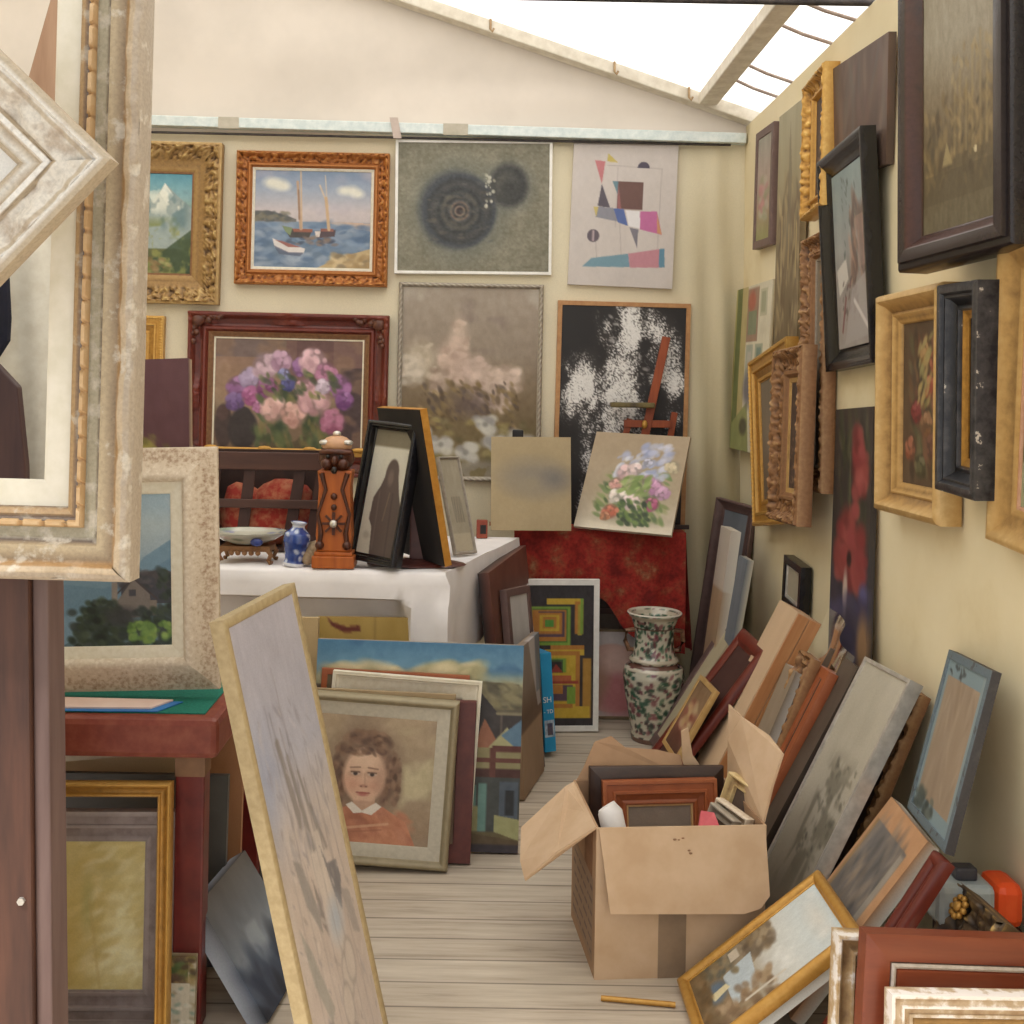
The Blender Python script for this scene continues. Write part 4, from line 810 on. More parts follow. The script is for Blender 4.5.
def gable():
    b = MB(); nx, nz = 80, 16
    for j in range(nz):
        for i in range(nx):
            x = -3.2+(1.38+3.2)*i/(nx-1); z0 = 2.79; z1 = RZ(x)-.03; t = j/(nz-1)
            y = YB-.012+.010*math.sin(x*2.3+t*3)+.008*math.sin(x*5-t*7)+.012*math.exp(-((t-.5-.25*math.sin(x*1.3))/.12)**2)
            b.v.append((x, y, z0+(z1-z0)*t))
    for j in range(nz-1):
        for i in range(nx-1): a = j*nx+i; b.f.append((a, a+1, a+nx+1, a+nx))
    return b.build('wall_gable', m_gable, None, True)
struct(gable())
b = MB(); b.v = [(-3.2, .4, RZ(-3.2)), (1.42, .4, RZ(1.42)), (1.42, YB+.02, RZ(1.42)), (-3.2, YB+.02, RZ(-3.2))]; b.f = [(0,1,2,3)]
struct(b.build('ceiling', m_roof))
struct(MB().bar((-3.2,5.355,2.85), (1.27,5.355,2.793), .05, .055, (0,1,0)).build('trim_1', m_metal, bevel=.004))
struct(MB().bar((-3.2,5.34,RZ(-3.2)-.06), (1.38,5.34,RZ(1.38)-.06), .06, .085, (0,1,0)).build('trim_2', m_tan_metal, bevel=.006))
struct(MB().bar((1.075,.5,RZ(1.075)-.05), (1.075,5.30,RZ(1.075)-.05), .09, .06).build('trim_3', m_tan_metal, bevel=.006))
struct(MB().tube([(-3.1,3.7,2.875), (1.33,3.7,2.875)], .012).build('trim_4', m_dark, smooth=True))
struct(MB().tube([(1.31,.8,2.86), (1.31,5.35,2.86)], .02).build('trim_5', m_tan_metal, smooth=True))
struct(MB().box(XW-.012, XW+.004, 3.56, 3.585, 0, 1.25).build('trim_6', m_right, bevel=.003))
seam = MB().tube([(-3.1,5.36,2.785), (1.2,5.36,2.765)], .006); struct(seam.build('trim_7', m_dark, smooth=True))
# tape patches and strap on the rail
for x, w_ in ((-1.29,.10), (-.28+.08,.12)):
    o = MB().box(x, x+w_, 5.324, 5.328, 2.785-.012*x-.005, 2.835-.012*x).build('tape_patch', mottled('grey_tape', (176,168,150), (190,182,166), 20, .7))
    tag(o, 'beige tape patch wrapped on the steel rail above the %s' % ('sailing boat painting' if x < -1 else 'dark swirl painting'), 'tape')
o = MB().slab([(-.46,5.318,2.86), (-.42,5.318,2.86), (-.40,5.318,2.76), (-.44,5.318,2.76)], .003).build('hanging_strap', mottled('lilac_strap', (186,170,160), (196,180,170), 20, .8))
tag(o, 'short pale strap tied over the steel rail at the corner of the swirl painting', 'strap')
# rafter hooks and elastic lacing cords
for i, x in enumerate((.02, .62, .98)):
    z = RZ(x)-.06
    o = MB().tube([(x,5.29,z+.03), (x,5.285,z-.02), (x+.010,5.275,z-.035), (x+.016,5.28,z-.02)], .006, 8).build('hook', mottled('hook_rust', (150,120,84), (176,148,110), 40, .6), smooth=True)
    tag(o, 'small dark metal hook on the sloping gable rafter, %s of three' % ('leftmost', 'middle', 'rightmost')[i], 'hook', 'hooks on the gable rafter')
for i, y in enumerate((3.57, 3.96, 4.22, 4.74, 4.97)):
    o = MB().tube([(1.12,y,2.975), (1.2,y-.05,2.92), (1.30,y-.11,2.865)], .007, 8).build('lacing_cord', mottled('lacing_cord', (150,132,122), (172,154,142), 40, .8), smooth=True)
    e = MB().tube([(1.10,y,2.985), (1.125,y-.004,2.965), (1.14,y-.008,2.985), (1.12,y,2.99)], .004, 6).build('cord_hook', m_dark, o, True)
    tag(o, 'elastic lacing cord between roof beam and eave, %s along the roof' % ('nearest', 'second nearest', 'middle one', 'second farthest', 'farthest')[i], 'cord', 'elastic cords lacing the roof edge')

# ------------------------------------------------------------------ pictures on the back wall
orn = f_carve(.022, 1)
frame_thing('mountain', 'framed_painting', 'snowy mountain valley painting in a wide carved gold frame, left end of back wall', 'painting', .14, 'scoop', gilt_antique, .06, art_mountain, 110, (.012, gilt_brown), (f_carve(.018,2), .010, .012, .085))
frame_thing('boats', 'framed_painting', 'sailing boats on blue water in an orange gilt carved frame', 'painting', .075, 'cove', gilt_red, .05, art_boats, 165, (.016, mottled('pale_slip', (206,198,180), (220,212,196), 50, .7)), (f_carve(.016,3), .007, .005, .05))
frame_thing('swirl', 'framed_painting', 'dark circular swirl abstract painting on olive ground in a thin white frame', 'painting', .014, 'flat', white_paint, .03, art_swirl, 165)
canvas_thing('geometric', 'unframed pale canvas of coloured geometric shapes hung high by the corner', art_geometric, .025, 170, (200,188,180))
frame_thing('smallgold', 'framed_painting', 'small gold framed picture hung low beside the red carved frame', 'painting', .09, 'stepped', gilt_gold, .04, art_plain((120,130,128)), 50, (.015, cream), (f_beads(.014), .004, .004, .02))
root = frame_thing('redflowers', 'framed_painting', 'pink and purple hydrangea painting in a wide wine-red carved frame', 'painting', .095, 'cove', wine, .05, art_redflowers, 175, (.01, cream), (f_corner(.03,.16,2), .022, .004, .06), second=(.028, gilt_brown, 'scoop'))
_, w_, h_ = pose_matrix('redflowers')
for sx in (-1,1):
    for sz in (-1,1):
        b = MB(); r = random.Random(sx*3+sz)
        for k in range(16):
            t = k/15; L_ = .15
            px, pz = ((.03+L_*t*.9, .03) if k % 2 else (.03, .03+L_*t*.9))
            b.ball((sx*(w_/2-px-r.uniform(-.012,.012)), .006, (h_/2+sz*(h_/2-pz-r.uniform(-.012,.012)))), .017*(1-.5*t)+.004, 8, (1,.6,1))
        b.ball((sx*(w_/2-.045), .004, h_/2+sz*(h_/2-.045)), .034, 10, (1,.5,1))
        b.build('corner_carving', worn('dark_wine_carving', (84,44,30), (146,92,58), 60, .6, .8, .4, 0, (40,18,14), .6), root, True)
sill = MB().box(-w_/2+.10, w_/2-.10, -.004, .02, .102, .124).tube([(-w_/2+.1,-.003,.128), (w_/2-.1,-.003,.128)], .008, 8)
for s_ in (-.36,-.1,.12,.36):
    sill.ball((s_,-.006,.133), .016, 10, (2.2,.6,.8))
o = sill.build('sill_moulding', gilt_gold, root, True); o['label'] = 'bright gold carved strip under the painting'
frame_thing('palebouquet', 'framed_painting', 'tall misty painting of white blossoms in a thin tarnished silver frame', 'painting', .024, 'round', silver_old, .03, art_palebouquet, 180, None, (f_rope(.03), .003, .002, .02))
frame_thing('whitenoise', 'framed_painting', 'black abstract painting spattered with white in a thin tan wood frame', 'painting', .022, 'flat', mottled('tan_wood', (186,140,92), (168,120,76), 30, .5), .03, art_whitenoise, 190)

# ------------------------------------------------------------------ pictures on the right wall
frame_thing('pinkframe', 'framed_painting', 'narrow pink landscape in a brown frame, highest and farthest on right wall', 'painting', .035, 'flat', umber, .03, art_pinktall, 60)
canvas_thing('cityscape', 'tall unframed beige brown canvas hung near the far end of right wall', art_cityscape, .025, 110, (150,130,92))
frame_thing('goldtall', 'framed_painting', 'ornate orange gold frame hung high, left of the dark brown panel', 'painting', .075, 'cove', gilt_gold, .06, art_darkwood, 70, None, (f_carve(.014,5), .004, .006, .05), artside=(140,90,40))
canvas_thing('brownpanel', 'unframed streaky dark brown canvas hung high behind the tilted black frame', art_brownpanel, .025, 90, (80,60,50))
frame_thing('blackshadow', 'framed_painting', 'grey street scene in a glossy black ridged frame tilted out from right wall', 'painting', .075, 'deep', black_wood, .05, art_blackshadow, 120, cy=.03)
frame_thing('bigblack', 'framed_painting', 'large dark landscape with golden spires in a deep black brown frame, upper right', 'painting', .085, [(0,.10),(0,.02),(.006,.012),(.02,.012),(.022,0),(.050,.0),(.056,.004),(.080,.032),(.085,.034),(.085,.10)], banded('ebony_brown', (30,24,24), 14, .6, .75, .25, .5), .10, art_bigblack, 180, cy=.036, cols=[(0,(38,31,31)),(.021,(52,43,42)),(.051,(74,42,32)),(.08,(60,34,27))])
canvas_thing('greencanvas', 'grey green unframed canvas at the top right edge, right of the large dark frame', art_greencanvas, .03, 80, (60,55,50))
canvas_thing('collage', 'unframed cream canvas of small green and red squares near the back corner', art_collage, .015, 120, (165,140,95))
frame_thing('goldthin', 'framed_painting', 'thin bright gold beaded frame hung low in front of the collage canvas', 'painting', .11, 'stepped', gilt_gold, .05, art_glassy, 60, None, (f_beads(.018), .004, .004, .02), artside=(140,100,50))
frame_thing('ornatedark', 'framed_painting', 'carved reddish gold frame around a dark brown picture, between two gold frames', 'painting', .11, 'cove', gilt_brown, .06, art_darkwood, 90, (.02, gilt_pale), (f_carve(.016,7), .007, .006, .08))
frame_thing('ornatetall', 'framed_painting', 'tall carved brown gold frame with glassy picture, partly behind the black frame', 'painting', .085, 'cove', gilt_brown, .05, art_glassy, 90, (.012, silver_old), (f_carve(.014,9), .007, .006, .07))
canvas_thing('poppies', 'tall narrow dark canvas of red poppies in a vase on right wall', art_poppies, .02, 150, (50,42,40))
frame_thing('goldfloral', 'framed_painting', 'dark floral still life in a wide plain gold frame on right wall', 'painting', .090, [(0,.07),(0,.015),(.006,.004),(.02,0),(.026,.006),(.036,.022),(.054,.036),(.062,.034),(.074,.044),(.084,.046),(.090,.056),(.090,.07)], gilt_pale, .07, art_goldfloral, 130)
r0 = frame_thing('blackempty', 'picture_frame', 'narrow deep chipped black frame with a gold inner edge, overlapping the gold floral painting', 'frame', .068, [(0,.09),(0,.004),(.006,0),(.022,0),(.028,.010),(.034,.010),(.04,.022),(.054,.034),(.058,.031),(.064,.031),(.068,.040),(.068,.09)], black_chip, .09, art_plain((66,56,50)), 50, second=(.022, gilt_gold, 'scoop'), cy=.056)
frame_thing('goldright', 'framed_painting', 'gold framed picture cut off by the right edge, right of the chipped black frame', 'painting', .085, 'scoop', gilt_pale, .05, art_goldright, 90, (.01, mottled('rose_slip', (186,140,110), (200,156,128), 40, .6)))
frame_thing('smallblack', 'framed_painting', 'small black sided frame leaning on right wall below the gold frames', 'painting', .03, 'flat', black_wood, .04, art_plain((176,166,140), 6), 40, (.012, silver))

# ------------------------------------------------------------------ stack along the right wall
frame_thing('cornerframe', 'framed_painting', 'grey brown framed picture leaning in the far right corner', 'painting', .05, 'scoop', umber, .03, art_corner, 90)
canvas_thing('tancanvas', 'white edged canvas with tan face leaning in the far corner stack', art_tanback, .045, 60, (222,214,196))
canvas_thing('tancanvas2', 'narrower white edged canvas just right of the tan faced one in the corner', art_plain((110,120,132)), .03, 50, (206,196,170))
frame_thing('creampanel', 'picture_frame', 'purple brown frame around a plain cream panel leaning behind the cardboard box', 'frame', .05, 'flat', umber, .03, art_creampanel, 90)
frame_thing('smallbrown', 'framed_painting', 'small rusty sunset picture in a thin gold edge leaning on the cream panel frame', 'painting', .016, 'flat', gilt_pale, .02, art_smallbrown, 60)
frame_thing('darkred', 'picture_frame', 'dark red glossy frame leaning just right of the cream panel frame', 'frame', .06, 'round', red_brown_v, .03, art_plain((70,34,28)), 40)
r0 = canvas_thing('planks', 'deep tan wooden box canvas wrapped in clear plastic, leaning at centre of the stack', art_plain((210,172,130), 6), .09, 60, (188,130,80))
_, w_, h_ = pose_matrix('planks')
for a_, b_ in ((.004,.043),(.047,.088)): MB().box(w_/2, w_/2+.005, a_, b_, .01, h_-.004).build('side_board', pine, r0, bevel=.001)
canvas_thing('stapled', 'white canvas with stapled edge leaning between tan box canvas and carved frame', art_plain((150,130,105)), .035, 50, (232,226,214))
frame_thing('ornatebrown', 'picture_frame', 'carved copper brown frame leaning right of the stapled white canvas', 'frame', .04, 'cove', gilt_brown, .035, art_darkwood, 40, None, (f_carve(.02,4), .008, .004, .05))
frame_thing('redbar', 'picture_frame', 'slim orange red wooden frame leaning right of the carved copper frame', 'frame', .035, 'flat', orange_wood, .03, art_darkwood, 40)
canvas_thing('oliveboard', 'dark olive brown board leaning between slim red frame and pale grey painting', art_plain((84,68,54), 14, 6), .03, 40, (58,40,36))
frame_thing('palecanvas', 'framed_painting', 'tall faded pale grey painting in a silver strip frame leaning beside the box', 'painting', .012, 'flat', silver, .04, art_palecanvas, 150)
frame_thing('ornateedge', 'picture_frame', 'carved old gold frame seen edge on behind the pale grey painting', 'frame', .06, 'cove', gilt_brown, .03, art_darkwood, 40, None, (f_carve(.024,6), .008, .003, .05))
frame_thing('bluegrey', 'picture_frame', 'back of a tan board with blue grey painted edges propped against right wall', 'frame', .022, 'flat', banded('blue_grey_edge', (70,66,64), 30, .58, .64), .022, art_bluegrey, 110, artside=(60,55,52), cols=[(0,(58,54,54)),(.0005,(104,118,126))])
canvas_thing('orangemat', 'streaky grey landscape on orange board with white edge leaning by the gold landscape', art_orange, .035, 110, (222,220,208))
frame_thing('goldland', 'framed_painting', 'river landscape in a bright gold frame lying slanted in front of the box', 'painting', .032, 'round', gilt_gold, .03, art_goldland, 150)
canvas_thing('whiteedge', 'white edged canvas slanting underneath the gold river landscape', art_plain((200,200,192)), .03, 40, (222,224,218))
frame_thing('redmould', 'picture_frame', 'red brown rounded frame slanting right of the orange board landscape', 'frame', .034, 'round', red_brown_v, .03, art_plain((40,26,26)), 30)
root = frame_thing('blackgold', 'picture_frame', 'black and gold carved frame with a rosette corner behind the front red frame', 'frame', .085, 'cove', worn('black_gold', (78,62,46), (182,148,86), 40, .64, .82, .5, .15, (38,30,26), .5), .04, art_plain((120,92,64)), 40, (.025, gilt_brown), (f_carve(.02,8), .007, .004, .06))
_, w_, h_ = pose_matrix('blackgold')
b = MB()
for k in range(9):
    t = k*2*math.pi/9; b.ball((-w_/2+.045+.022*math.cos(t), .0, h_-.045+.022*math.sin(t)), .008, 8)
b.ball((-w_/2+.045,-.002,h_-.045), .013, 12, (1,.8,1)); b.build('rosette', gilt_gold, root, True)

# ------------------------------------------------------------------ front right frames
root = frame_thing('frontred', 'picture_frame', 'red brown wooden frame with a pale bead line, front right corner', 'frame', .14, [(0,.04),(0,.006),(.008,0),(.052,.004),(.056,.012),(.066,.012),(.07,.004),(.135,.012),(.14,.02),(.14,.04)], red_brown, .04)
_, w_, h_ = pose_matrix('frontred')
o = sweep('bead', w_-.112, h_-.112, .056, [(0,.013),(.0,.006),(.005,.003),(.010,.006),(.010,.013)], mottled('pale_bead', (176,164,152), (198,188,178), 80, .5, .1), root); o['label'] = 'pale grey bead line'
frame_thing('frontwhite', 'picture_frame', 'chipped white and gold frame standing in front of the red brown frame', 'frame', .05, 'stepped', worn('chipped_white', (188,168,142), (230,224,220), 30, .5, .58, .7, 0, (150,116,80), .9), .035, second=(.02, gilt_antique, 'round'))
frame_thing('frontdist', 'picture_frame', 'weathered white gold frame standing behind the red brown frame at lower right', 'frame', .05, 'cove', worn('weathered_gilt', (176,146,104), (230,224,218), 22, .56, .64, .65, .05, (108,80,56), .9), .04, None)

# ------------------------------------------------------------------ floor pictures in the middle
frame_thing('girl', 'framed_painting', 'portrait of a curly haired child in orange in an olive grey frame', 'painting', .028, 'round', olive_frame, .04, art_girl, 190, (.045, grey_frame), cy=.02, second=None)
frame_thing('darkredframe', 'picture_frame', 'dark maroon flat frame leaning right behind the child portrait', 'frame', .06, 'flat', mottled('maroon', (82,36,34), (98,46,40), 20, .45), .03, art_plain((120,90,64)), 30)
canvas_thing('greenback', 'tan canvas edge showing directly behind the child portrait', art_plain((168,138,92)), .02, 40, (176,146,100))
frame_thing('creamframe', 'picture_frame', 'cream white frame with a wide pale mount behind the child portrait', 'frame', .02, 'stepped', cream_white, .03, art_plain((196,184,160)), 60, (.045, cream))
frame_thing('orangeframe', 'picture_frame', 'thin orange wooden frame top showing between blue sky canvas and cream frame', 'frame', .02, 'flat', orange_wood, .02, art_orangeframe, 40)
canvas_thing('street', 'large canvas of a balconied house under blue sky leaning under the white table', art_street, .03, 190, (176,146,104))
canvas_thing('tanbar', 'tan framed board edge standing left of the yellow board', art_plain((196,164,108)), .03, 40, (206,176,120))
canvas_thing('yellowboard', 'mustard yellow board with a red mark standing under the white table', art_yellowboard, .02, 90, (170,130,60))
frame_thing('longpale', 'framed_painting', 'tall pale painting of faint grey boats leaning against the green topped table', 'painting', .022, [(0,.03),(0,.001),(.001,0),(.019,0),(.022,.003),(.022,.03)], tan_strip, .03, art_longpale, 220, cy=.003, artside=(170,165,160))

# ------------------------------------------------------------------ panels at the right end of the white table
canvas_thing('tableend', 'reddish brown board with black edge leaning on the right end of white table', art_plain((118,62,46), 18, 6), .045, 80, (30,27,30))
frame_thing('greycanvas', 'framed_painting', 'narrow silver grey panel with brown right edge leaning beside the reddish board', 'painting', .03, 'flat', umber, .03, art_plain((190,186,182), 14, 5), 60, None)
canvas_thing('tanback', 'tan canvas with painted-on glare leaning behind the right side of the house painting', art_reflect, .03, 80, (150,120,90))
M, w_, h_ = pose_matrix('cyanbox')
root = empty('flat_carton', 'slim bright blue carton with white letters standing beside the bright squares painting', 'box', M)
blue = mottled('carton_blue', (28,140,190), (40,152,202), 10, .5, 0, .05)
MB().box(-w_/2, w_/2, 0, .20, 0, h_).build('carton', blue, root, bevel=.003)
def letters(txt, size, x, z, parent, mat, name='lettering', y=-.0015):
    cu = bpy.data.curves.new(name, 'FONT'); cu.body = txt; cu.size = size; cu.extrude = .0004
    t = bpy.data.objects.new(name, cu); COL.objects.link(t)
    dg = bpy.context.evaluated_depsgraph_get(); me = bpy.data.meshes.new_from_object(t.evaluated_get(dg)); bpy.data.objects.remove(t)
    o = bpy.data.objects.new(name, me); COL.objects.link(o); me.materials.clear(); me.materials.append(mat)
    o.parent = parent; o.matrix_local = Matrix.Translation((x, y, z)) @ Matrix.Rotation(rad(90), 4, 'X'); return o
letters('SH', .034, -w_/2+.002, h_*.50, root, white_paint); letters('- TD', .022, -w_/2+.003, h_*.39, root, white_paint)
MB().box(-w_/2+.004, w_/2-.004, -.001, .0, h_*.15, h_*.32).build('picture_panel', mottled('panel_pale', (190,205,215), (120,140,160), 40, .5), root)
MB().box(-w_/2+.016, w_/2-.012, -.002, -.001, h_*.17, h_*.29).build('picture_detail', mottled('panel_dark', (60,70,100), (110,90,90), 60, .5), root)
o = MB().slab([(.19,4.80,.42), (.215,4.80,.70), (.225,4.80,.71), (.262,4.80,.44)], .004).build('white_paper', paper_white); tag(o, 'torn strip of white paper standing just above the slim blue carton', 'paper')

# ------------------------------------------------------------------ under the red table
frame_thing('geocolour', 'framed_painting', 'bright green and orange concentric squares painting in a plain white frame', 'painting', .026, 'flat', white_paint, .03, art_geocolour, 170)
frame_thing('circlepink', 'framed_painting', 'pink circle picture in a pale mount standing behind the chinese vase', 'painting', .012, 'flat', mottled('olive_edge', (120,100,74), (136,116,88), 30, .5), .02, art_circle, 120)
frame_thing('darkunder', 'picture_frame', 'dark brown frame top standing behind the pink circle picture', 'frame', .05, 'flat', dark_brown, .02, art_plain((110,90,74), 12, 6), 40, (.03, umber))

# ------------------------------------------------------------------ white cloth table
root = empty('trestle_table', 'long table hidden under the white cotton cloth', 'table', loc=(-.6,4.6,0))
MB().box(-.85,.42,-.42,.40,.83,.868).build('table_top', pine_x, root)
for sx in (-.75,.30):
    for sy in (-.34,.32): MB().box(sx-.03,sx+.03,sy-.03,sy+.03,0,.83).build('leg', pine, root)
def white_table_cloth():
    b = MB(); FR, BR, FL, BL = Vector((-.115,4.015,.88)), Vector((.19,5.02,.88)), Vector((-1.55,4.09,.88)), Vector((-1.55,5.05,.88))
    n = 60; rows = []
    def P(t): return FL.lerp(FR, t)
    def Q(t): return BL.lerp(BR, t)
    # front skirt (short lip, then tucked under and down), top
    for k, (dz, dy) in enumerate(((-.25,.14),(-.13,.12),(-.105,.02),(-.10,-.004),(-.05,-.006),(-.012,-.004),(0,.008))):
        row = []
        for i in range(n+1):
            t = i/n; p = P(t).copy(); s = t*1.45
            edge = max(0, min(1, (s-1.27)/.06))          # right part hangs straight down
            if k < 3: 
                d = dy*(1-edge) + edge*(-.012+.014*math.sin(s*38)); z = dz*(1-edge)+edge*((-.30,-.2,-.13)[k])
            else: d, z = dy, dz
            row.append((p.x+edge*(.004*math.sin(s*50+k)+(.016 if (k<5 and i>n-4) else 0)), p.y+d+.003*math.sin(s*17+k*.8)*(k<5), p.z+z))
        rows.append(row)
    for v in (.1,.3,.5,.7,.9,1.0):
        rows.append([tuple(P(i/n).lerp(Q(i/n), v)+Vector((0,0,.003*math.sin(i*.9+v*9)*(v<1)))) for i in range(n+1)])
    for r in rows: b.v += r
    for j in range(len(rows)-1):
        for i in range(n): a = j*(n+1)+i; b.f.append((a,a+1,a+n+2,a+n+1))
    # right end skirt
    k0 = len(b.v); m = 26; lv = 7
    for j in range(lv):
        z = .88-.34*j/(lv-1)
        for i in range(m+1):
            t = i/m; p = FR.lerp(BR, t); o_ = (.006*math.sin(t*34)+.004*math.sin(t*15+1)-.012)*j/(lv-1)+.008*(j>0)
            b.v.append((p.x+o_, p.y-.3*o_, z))
    for j in range(lv-1):
        for i in range(m): a = k0+j*(m+1)+i; b.f.append((a,a+m+1,a+m+2,a+1))
    return b.build('table_cloth', white_cloth, None, True)
o = white_table_cloth(); tag(o, 'white cotton cloth over the long table at the middle left', 'tablecloth')
TZ = .884
# carved wooden post
root = empty('carved_clock_post', 'carved orange wooden post with a grotesque face and white crown on white table', 'carving', loc=(-.53,4.10,TZ))
ow = wood('carved_orange', (190,104,40), (156,76,26), .4, 2, 12); dk = mottled('carved_dark', (88,44,24), (66,32,20), 30, .4); br = mottled('polished_nickel', (205,200,190), (225,220,210), 30, .3, .6)
b = MB().box(-.078,.078,-.062,.062,0,.045).box(-.07,.07,-.055,.055,.045,.06)
b.build('base', ow, root, bevel=.004)
b = MB(); prof = [(.0615,.06),(.066,.12),(.062,.20),(.058,.30),(.064,.36)]
for k, (hw, z) in enumerate(prof): b.v += [(-hw,-.05,z),(hw,-.05,z),(hw,.05,z),(-hw,.05,z)]
for k in range(len(prof)-1):
    for i in range(4): b.f.append((k*4+i, k*4+(i+1)%4, k*4+4+(i+1)%4, k*4+4+i))
b.f += [(3,2,1,0), tuple(len(prof)*4-4+i for i in range(4))]
b.build('body', ow, root, bevel=.006)
b = MB()
for sx in (-1,1): b.tube([(sx*.054,-.052,.07),(sx*.045,-.056,.13),(sx*.058,-.056,.2),(sx*.03,-.056,.29),(sx*.048,-.052,.35)], [.008,.01,.006,.007,.01], 8)
for k in range(8):
    t = k*math.pi/4; b.bar((0,-.052,.165),(.042*math.cos(t),-.054,.165+.042*math.sin(t)),.011,.008)
b.ball((-.05,-.055,.085),.017,10).ball((.05,-.055,.085),.017,10); b.build('carved_scrolls', dk, root, True)
MB().ball((0,-.062,.165),.015,10,(1,.6,1)).build('star_boss', br, root, True)
MB().ball((0,-.055,.265),.013,10,(1,.7,1)).ball((0,-.055,.225),.012,10,(1,.7,1)).build('knob', dk, root, True)
b = MB().ball((0,0,.405),.066,18,(1.02,.85,.9)).ball((0,-.058,.398),.016,10,(.9,1,1.3)).ball((-.03,-.052,.385),.022,10).ball((.03,-.052,.385),.022,10).tube([(-.055,-.038,.425),(-.02,-.06,.43),(.02,-.06,.43),(.055,-.038,.425)],.010,8)
b.build('grotesque_head', dk, root, True)
nb = mottled('near_black', (26,18,16), (34,24,20), 20, .3)
for sx in (-1,1): MB().ball((sx*.024,-.058,.412),.009,8).build('eye', nb, root, True)
MB().ball((0,-.066,.362),.012,10,(1,.6,1.2)).build('mouth', nb, root, True)
b = MB().lathe if False else MB()
b.ball((0,0,.452),.058,18,(1,.85,.62)); b.build('head_cap', mottled('tan_cap', (186,140,104), (200,156,118), 20, .4), root, True)
b = MB().ball((0,0,.494),.016,10,(1,1,.7))
for sx in (-1,1): b.ball((sx*.042,-.022,.462),.022,10,(1,.9,.5))
b.build('crown_ornament', br, root, True)
# mounted bowl
def lathe_painted(name, prof, fn, parent, mat, n=56, rows=60, sx=1, sy=1):
    ds = [0]
    for a, c in zip(prof, prof[1:]): ds.append(ds[-1]+math.hypot(c[0]-a[0], c[1]-a[1]))
    tt = np.linspace(0, ds[-1], rows); R = np.interp(tt, ds, [p[0] for p in prof]); Z = np.interp(tt, ds, [p[1] for p in prof])
    th = np.linspace(0, 2*math.pi, n+1); P = np.empty((rows, n+1, 3))
    P[...,0] = R[:,None]*np.cos(th)*sx; P[...,1] = R[:,None]*np.sin(th)*sy; P[...,2] = Z[:,None]
    A = Art(n+1, rows); fn(A, Z, R)
    return paint_grid(name, P, A.c, parent, mat)
glaze = painted('glazed_ceramic', .18, .02, .5)
root = empty('mounted_bowl', 'wide shallow flowered porcelain bowl on a footed gilt stand', 'bowl', loc=(-.875,4.20,TZ))
b = MB().box(-.095,.095,-.06,.06,.042,.062)
for sx in (-1,1):
    for sy in (-1,1): b.tube([(sx*.085,sy*.05,.05),(sx*.098,sy*.058,.03),(sx*.088,sy*.05,.008),(sx*.1,sy*.058,.0)],[.012,.009,.008,.01],8)
for k in range(5): b.ball((-.05+.025*k,-.062,.038),.011,8)
b.build('gilt_stand', gilt_brown, root, True)
def bowl_art(A, Z, R):
    A.fill((176,172,150)); A.strokes(110,(0,0,1,1),(.012,.03),[(120,120,160),(190,150,140),(205,200,180),(120,140,110),(80,90,140)],3,0,1.3,.8)
    A.c[-10:] = (200,196,180)
lathe_painted('bowl', [(.0,.062),(.06,.064),(.10,.08),(.135,.10),(.15,.112),(.148,.116),(.12,.10),(.06,.075),(0,.07)], bowl_art, root, glaze, 64, 50, 1, .75)
b = MB().ball((.05,-.09,.082),.02,10,(1.2,.5,.8)); b.build('cobalt_cartouche', mottled('cobalt', (40,52,110), (58,70,130), 40, .25), root, True)
# blue and white vase, leaning a touch
root = empty('blue_white_vase', 'small cobalt blue and white vase on the white table', 'vase', loc=(-.685,4.10,TZ)); root.rotation_euler = (0, rad(7), 0)
def bv(A, Z, R):
    A.fill((38,70,160)); r = random.Random(5)
    for _ in range(34): A.ell(r.random(), r.uniform(.15,.85), .035, .035*A.asp*1.6, (205,214,232), .3, r.random(), .9)
    A.vary(26,14,3); k = np.abs(Z-.155) < .007; A.c[k] = (215,220,232); A.c[Z < .012] = (214,216,226)
lathe_painted('vase_body', [(0,0),(.038,0),(.04,.008),(.034,.02),(.038,.05),(.05,.09),(.048,.12),(.026,.14),(.022,.15),(.032,.163),(.028,.165),(.018,.15)], bv, root, glaze, 48, 60)
b = MB(); b.ball((0,0,.045),.045,14,(1,.8,1)); b.ball((.012,-.012,.065),.03,12); b.ball((-.02,-.01,.03),.03,12)
o = b.build('stone_ornament', mottled('tan_stone', (150,128,100), (182,160,130), 30, .7, 0, .3), None, True, loc=(-.612,4.12,TZ)); tag(o, 'small rounded tan stone ornament between blue vase and carved post', 'ornament')
# dark slatted rack with red cloth
root = empty('slatted_rack', 'dark brown slatted wooden rack at the back of white table', 'rack', loc=(-.83,4.46,TZ))
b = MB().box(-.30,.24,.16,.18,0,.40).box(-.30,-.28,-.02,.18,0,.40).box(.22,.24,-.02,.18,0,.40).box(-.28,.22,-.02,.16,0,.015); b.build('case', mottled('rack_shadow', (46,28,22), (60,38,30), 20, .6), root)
b = MB().box(-.30,.24,-.035,-.015,.33,.40).box(-.30,.24,-.035,-.015,.175,.21); b.build('cross_rails', wood('rack_wood', (84,52,40), (62,38,30), .5, 0, 10), root, bevel=.003)
for x, d in ((-.24,.03),(-.10,.035),(.10,.05),(.19,.05)):
    MB().bar((x-d*.8,-.012,0),(x+d*.3,-.012,.36),.045,.012,(0,1,0)).build('slat', wood('slat_wood', (74,44,36), (54,32,26), .5, 2, 10), root)
red_rag = mottled('red_pattern_cloth', (150,46,34), (176,110,78), 24, .9, 0, .3, lo=.42, hi=.66)
b = MB(); b.ball((0,.0,.12),.2,20,(1.1,.42,.6)); b.ball((.06,-.02,.2),.12,16,(1.1,.5,.7)); b.ball((-.1,-.02,.17),.1,16,(.9,.5,1))
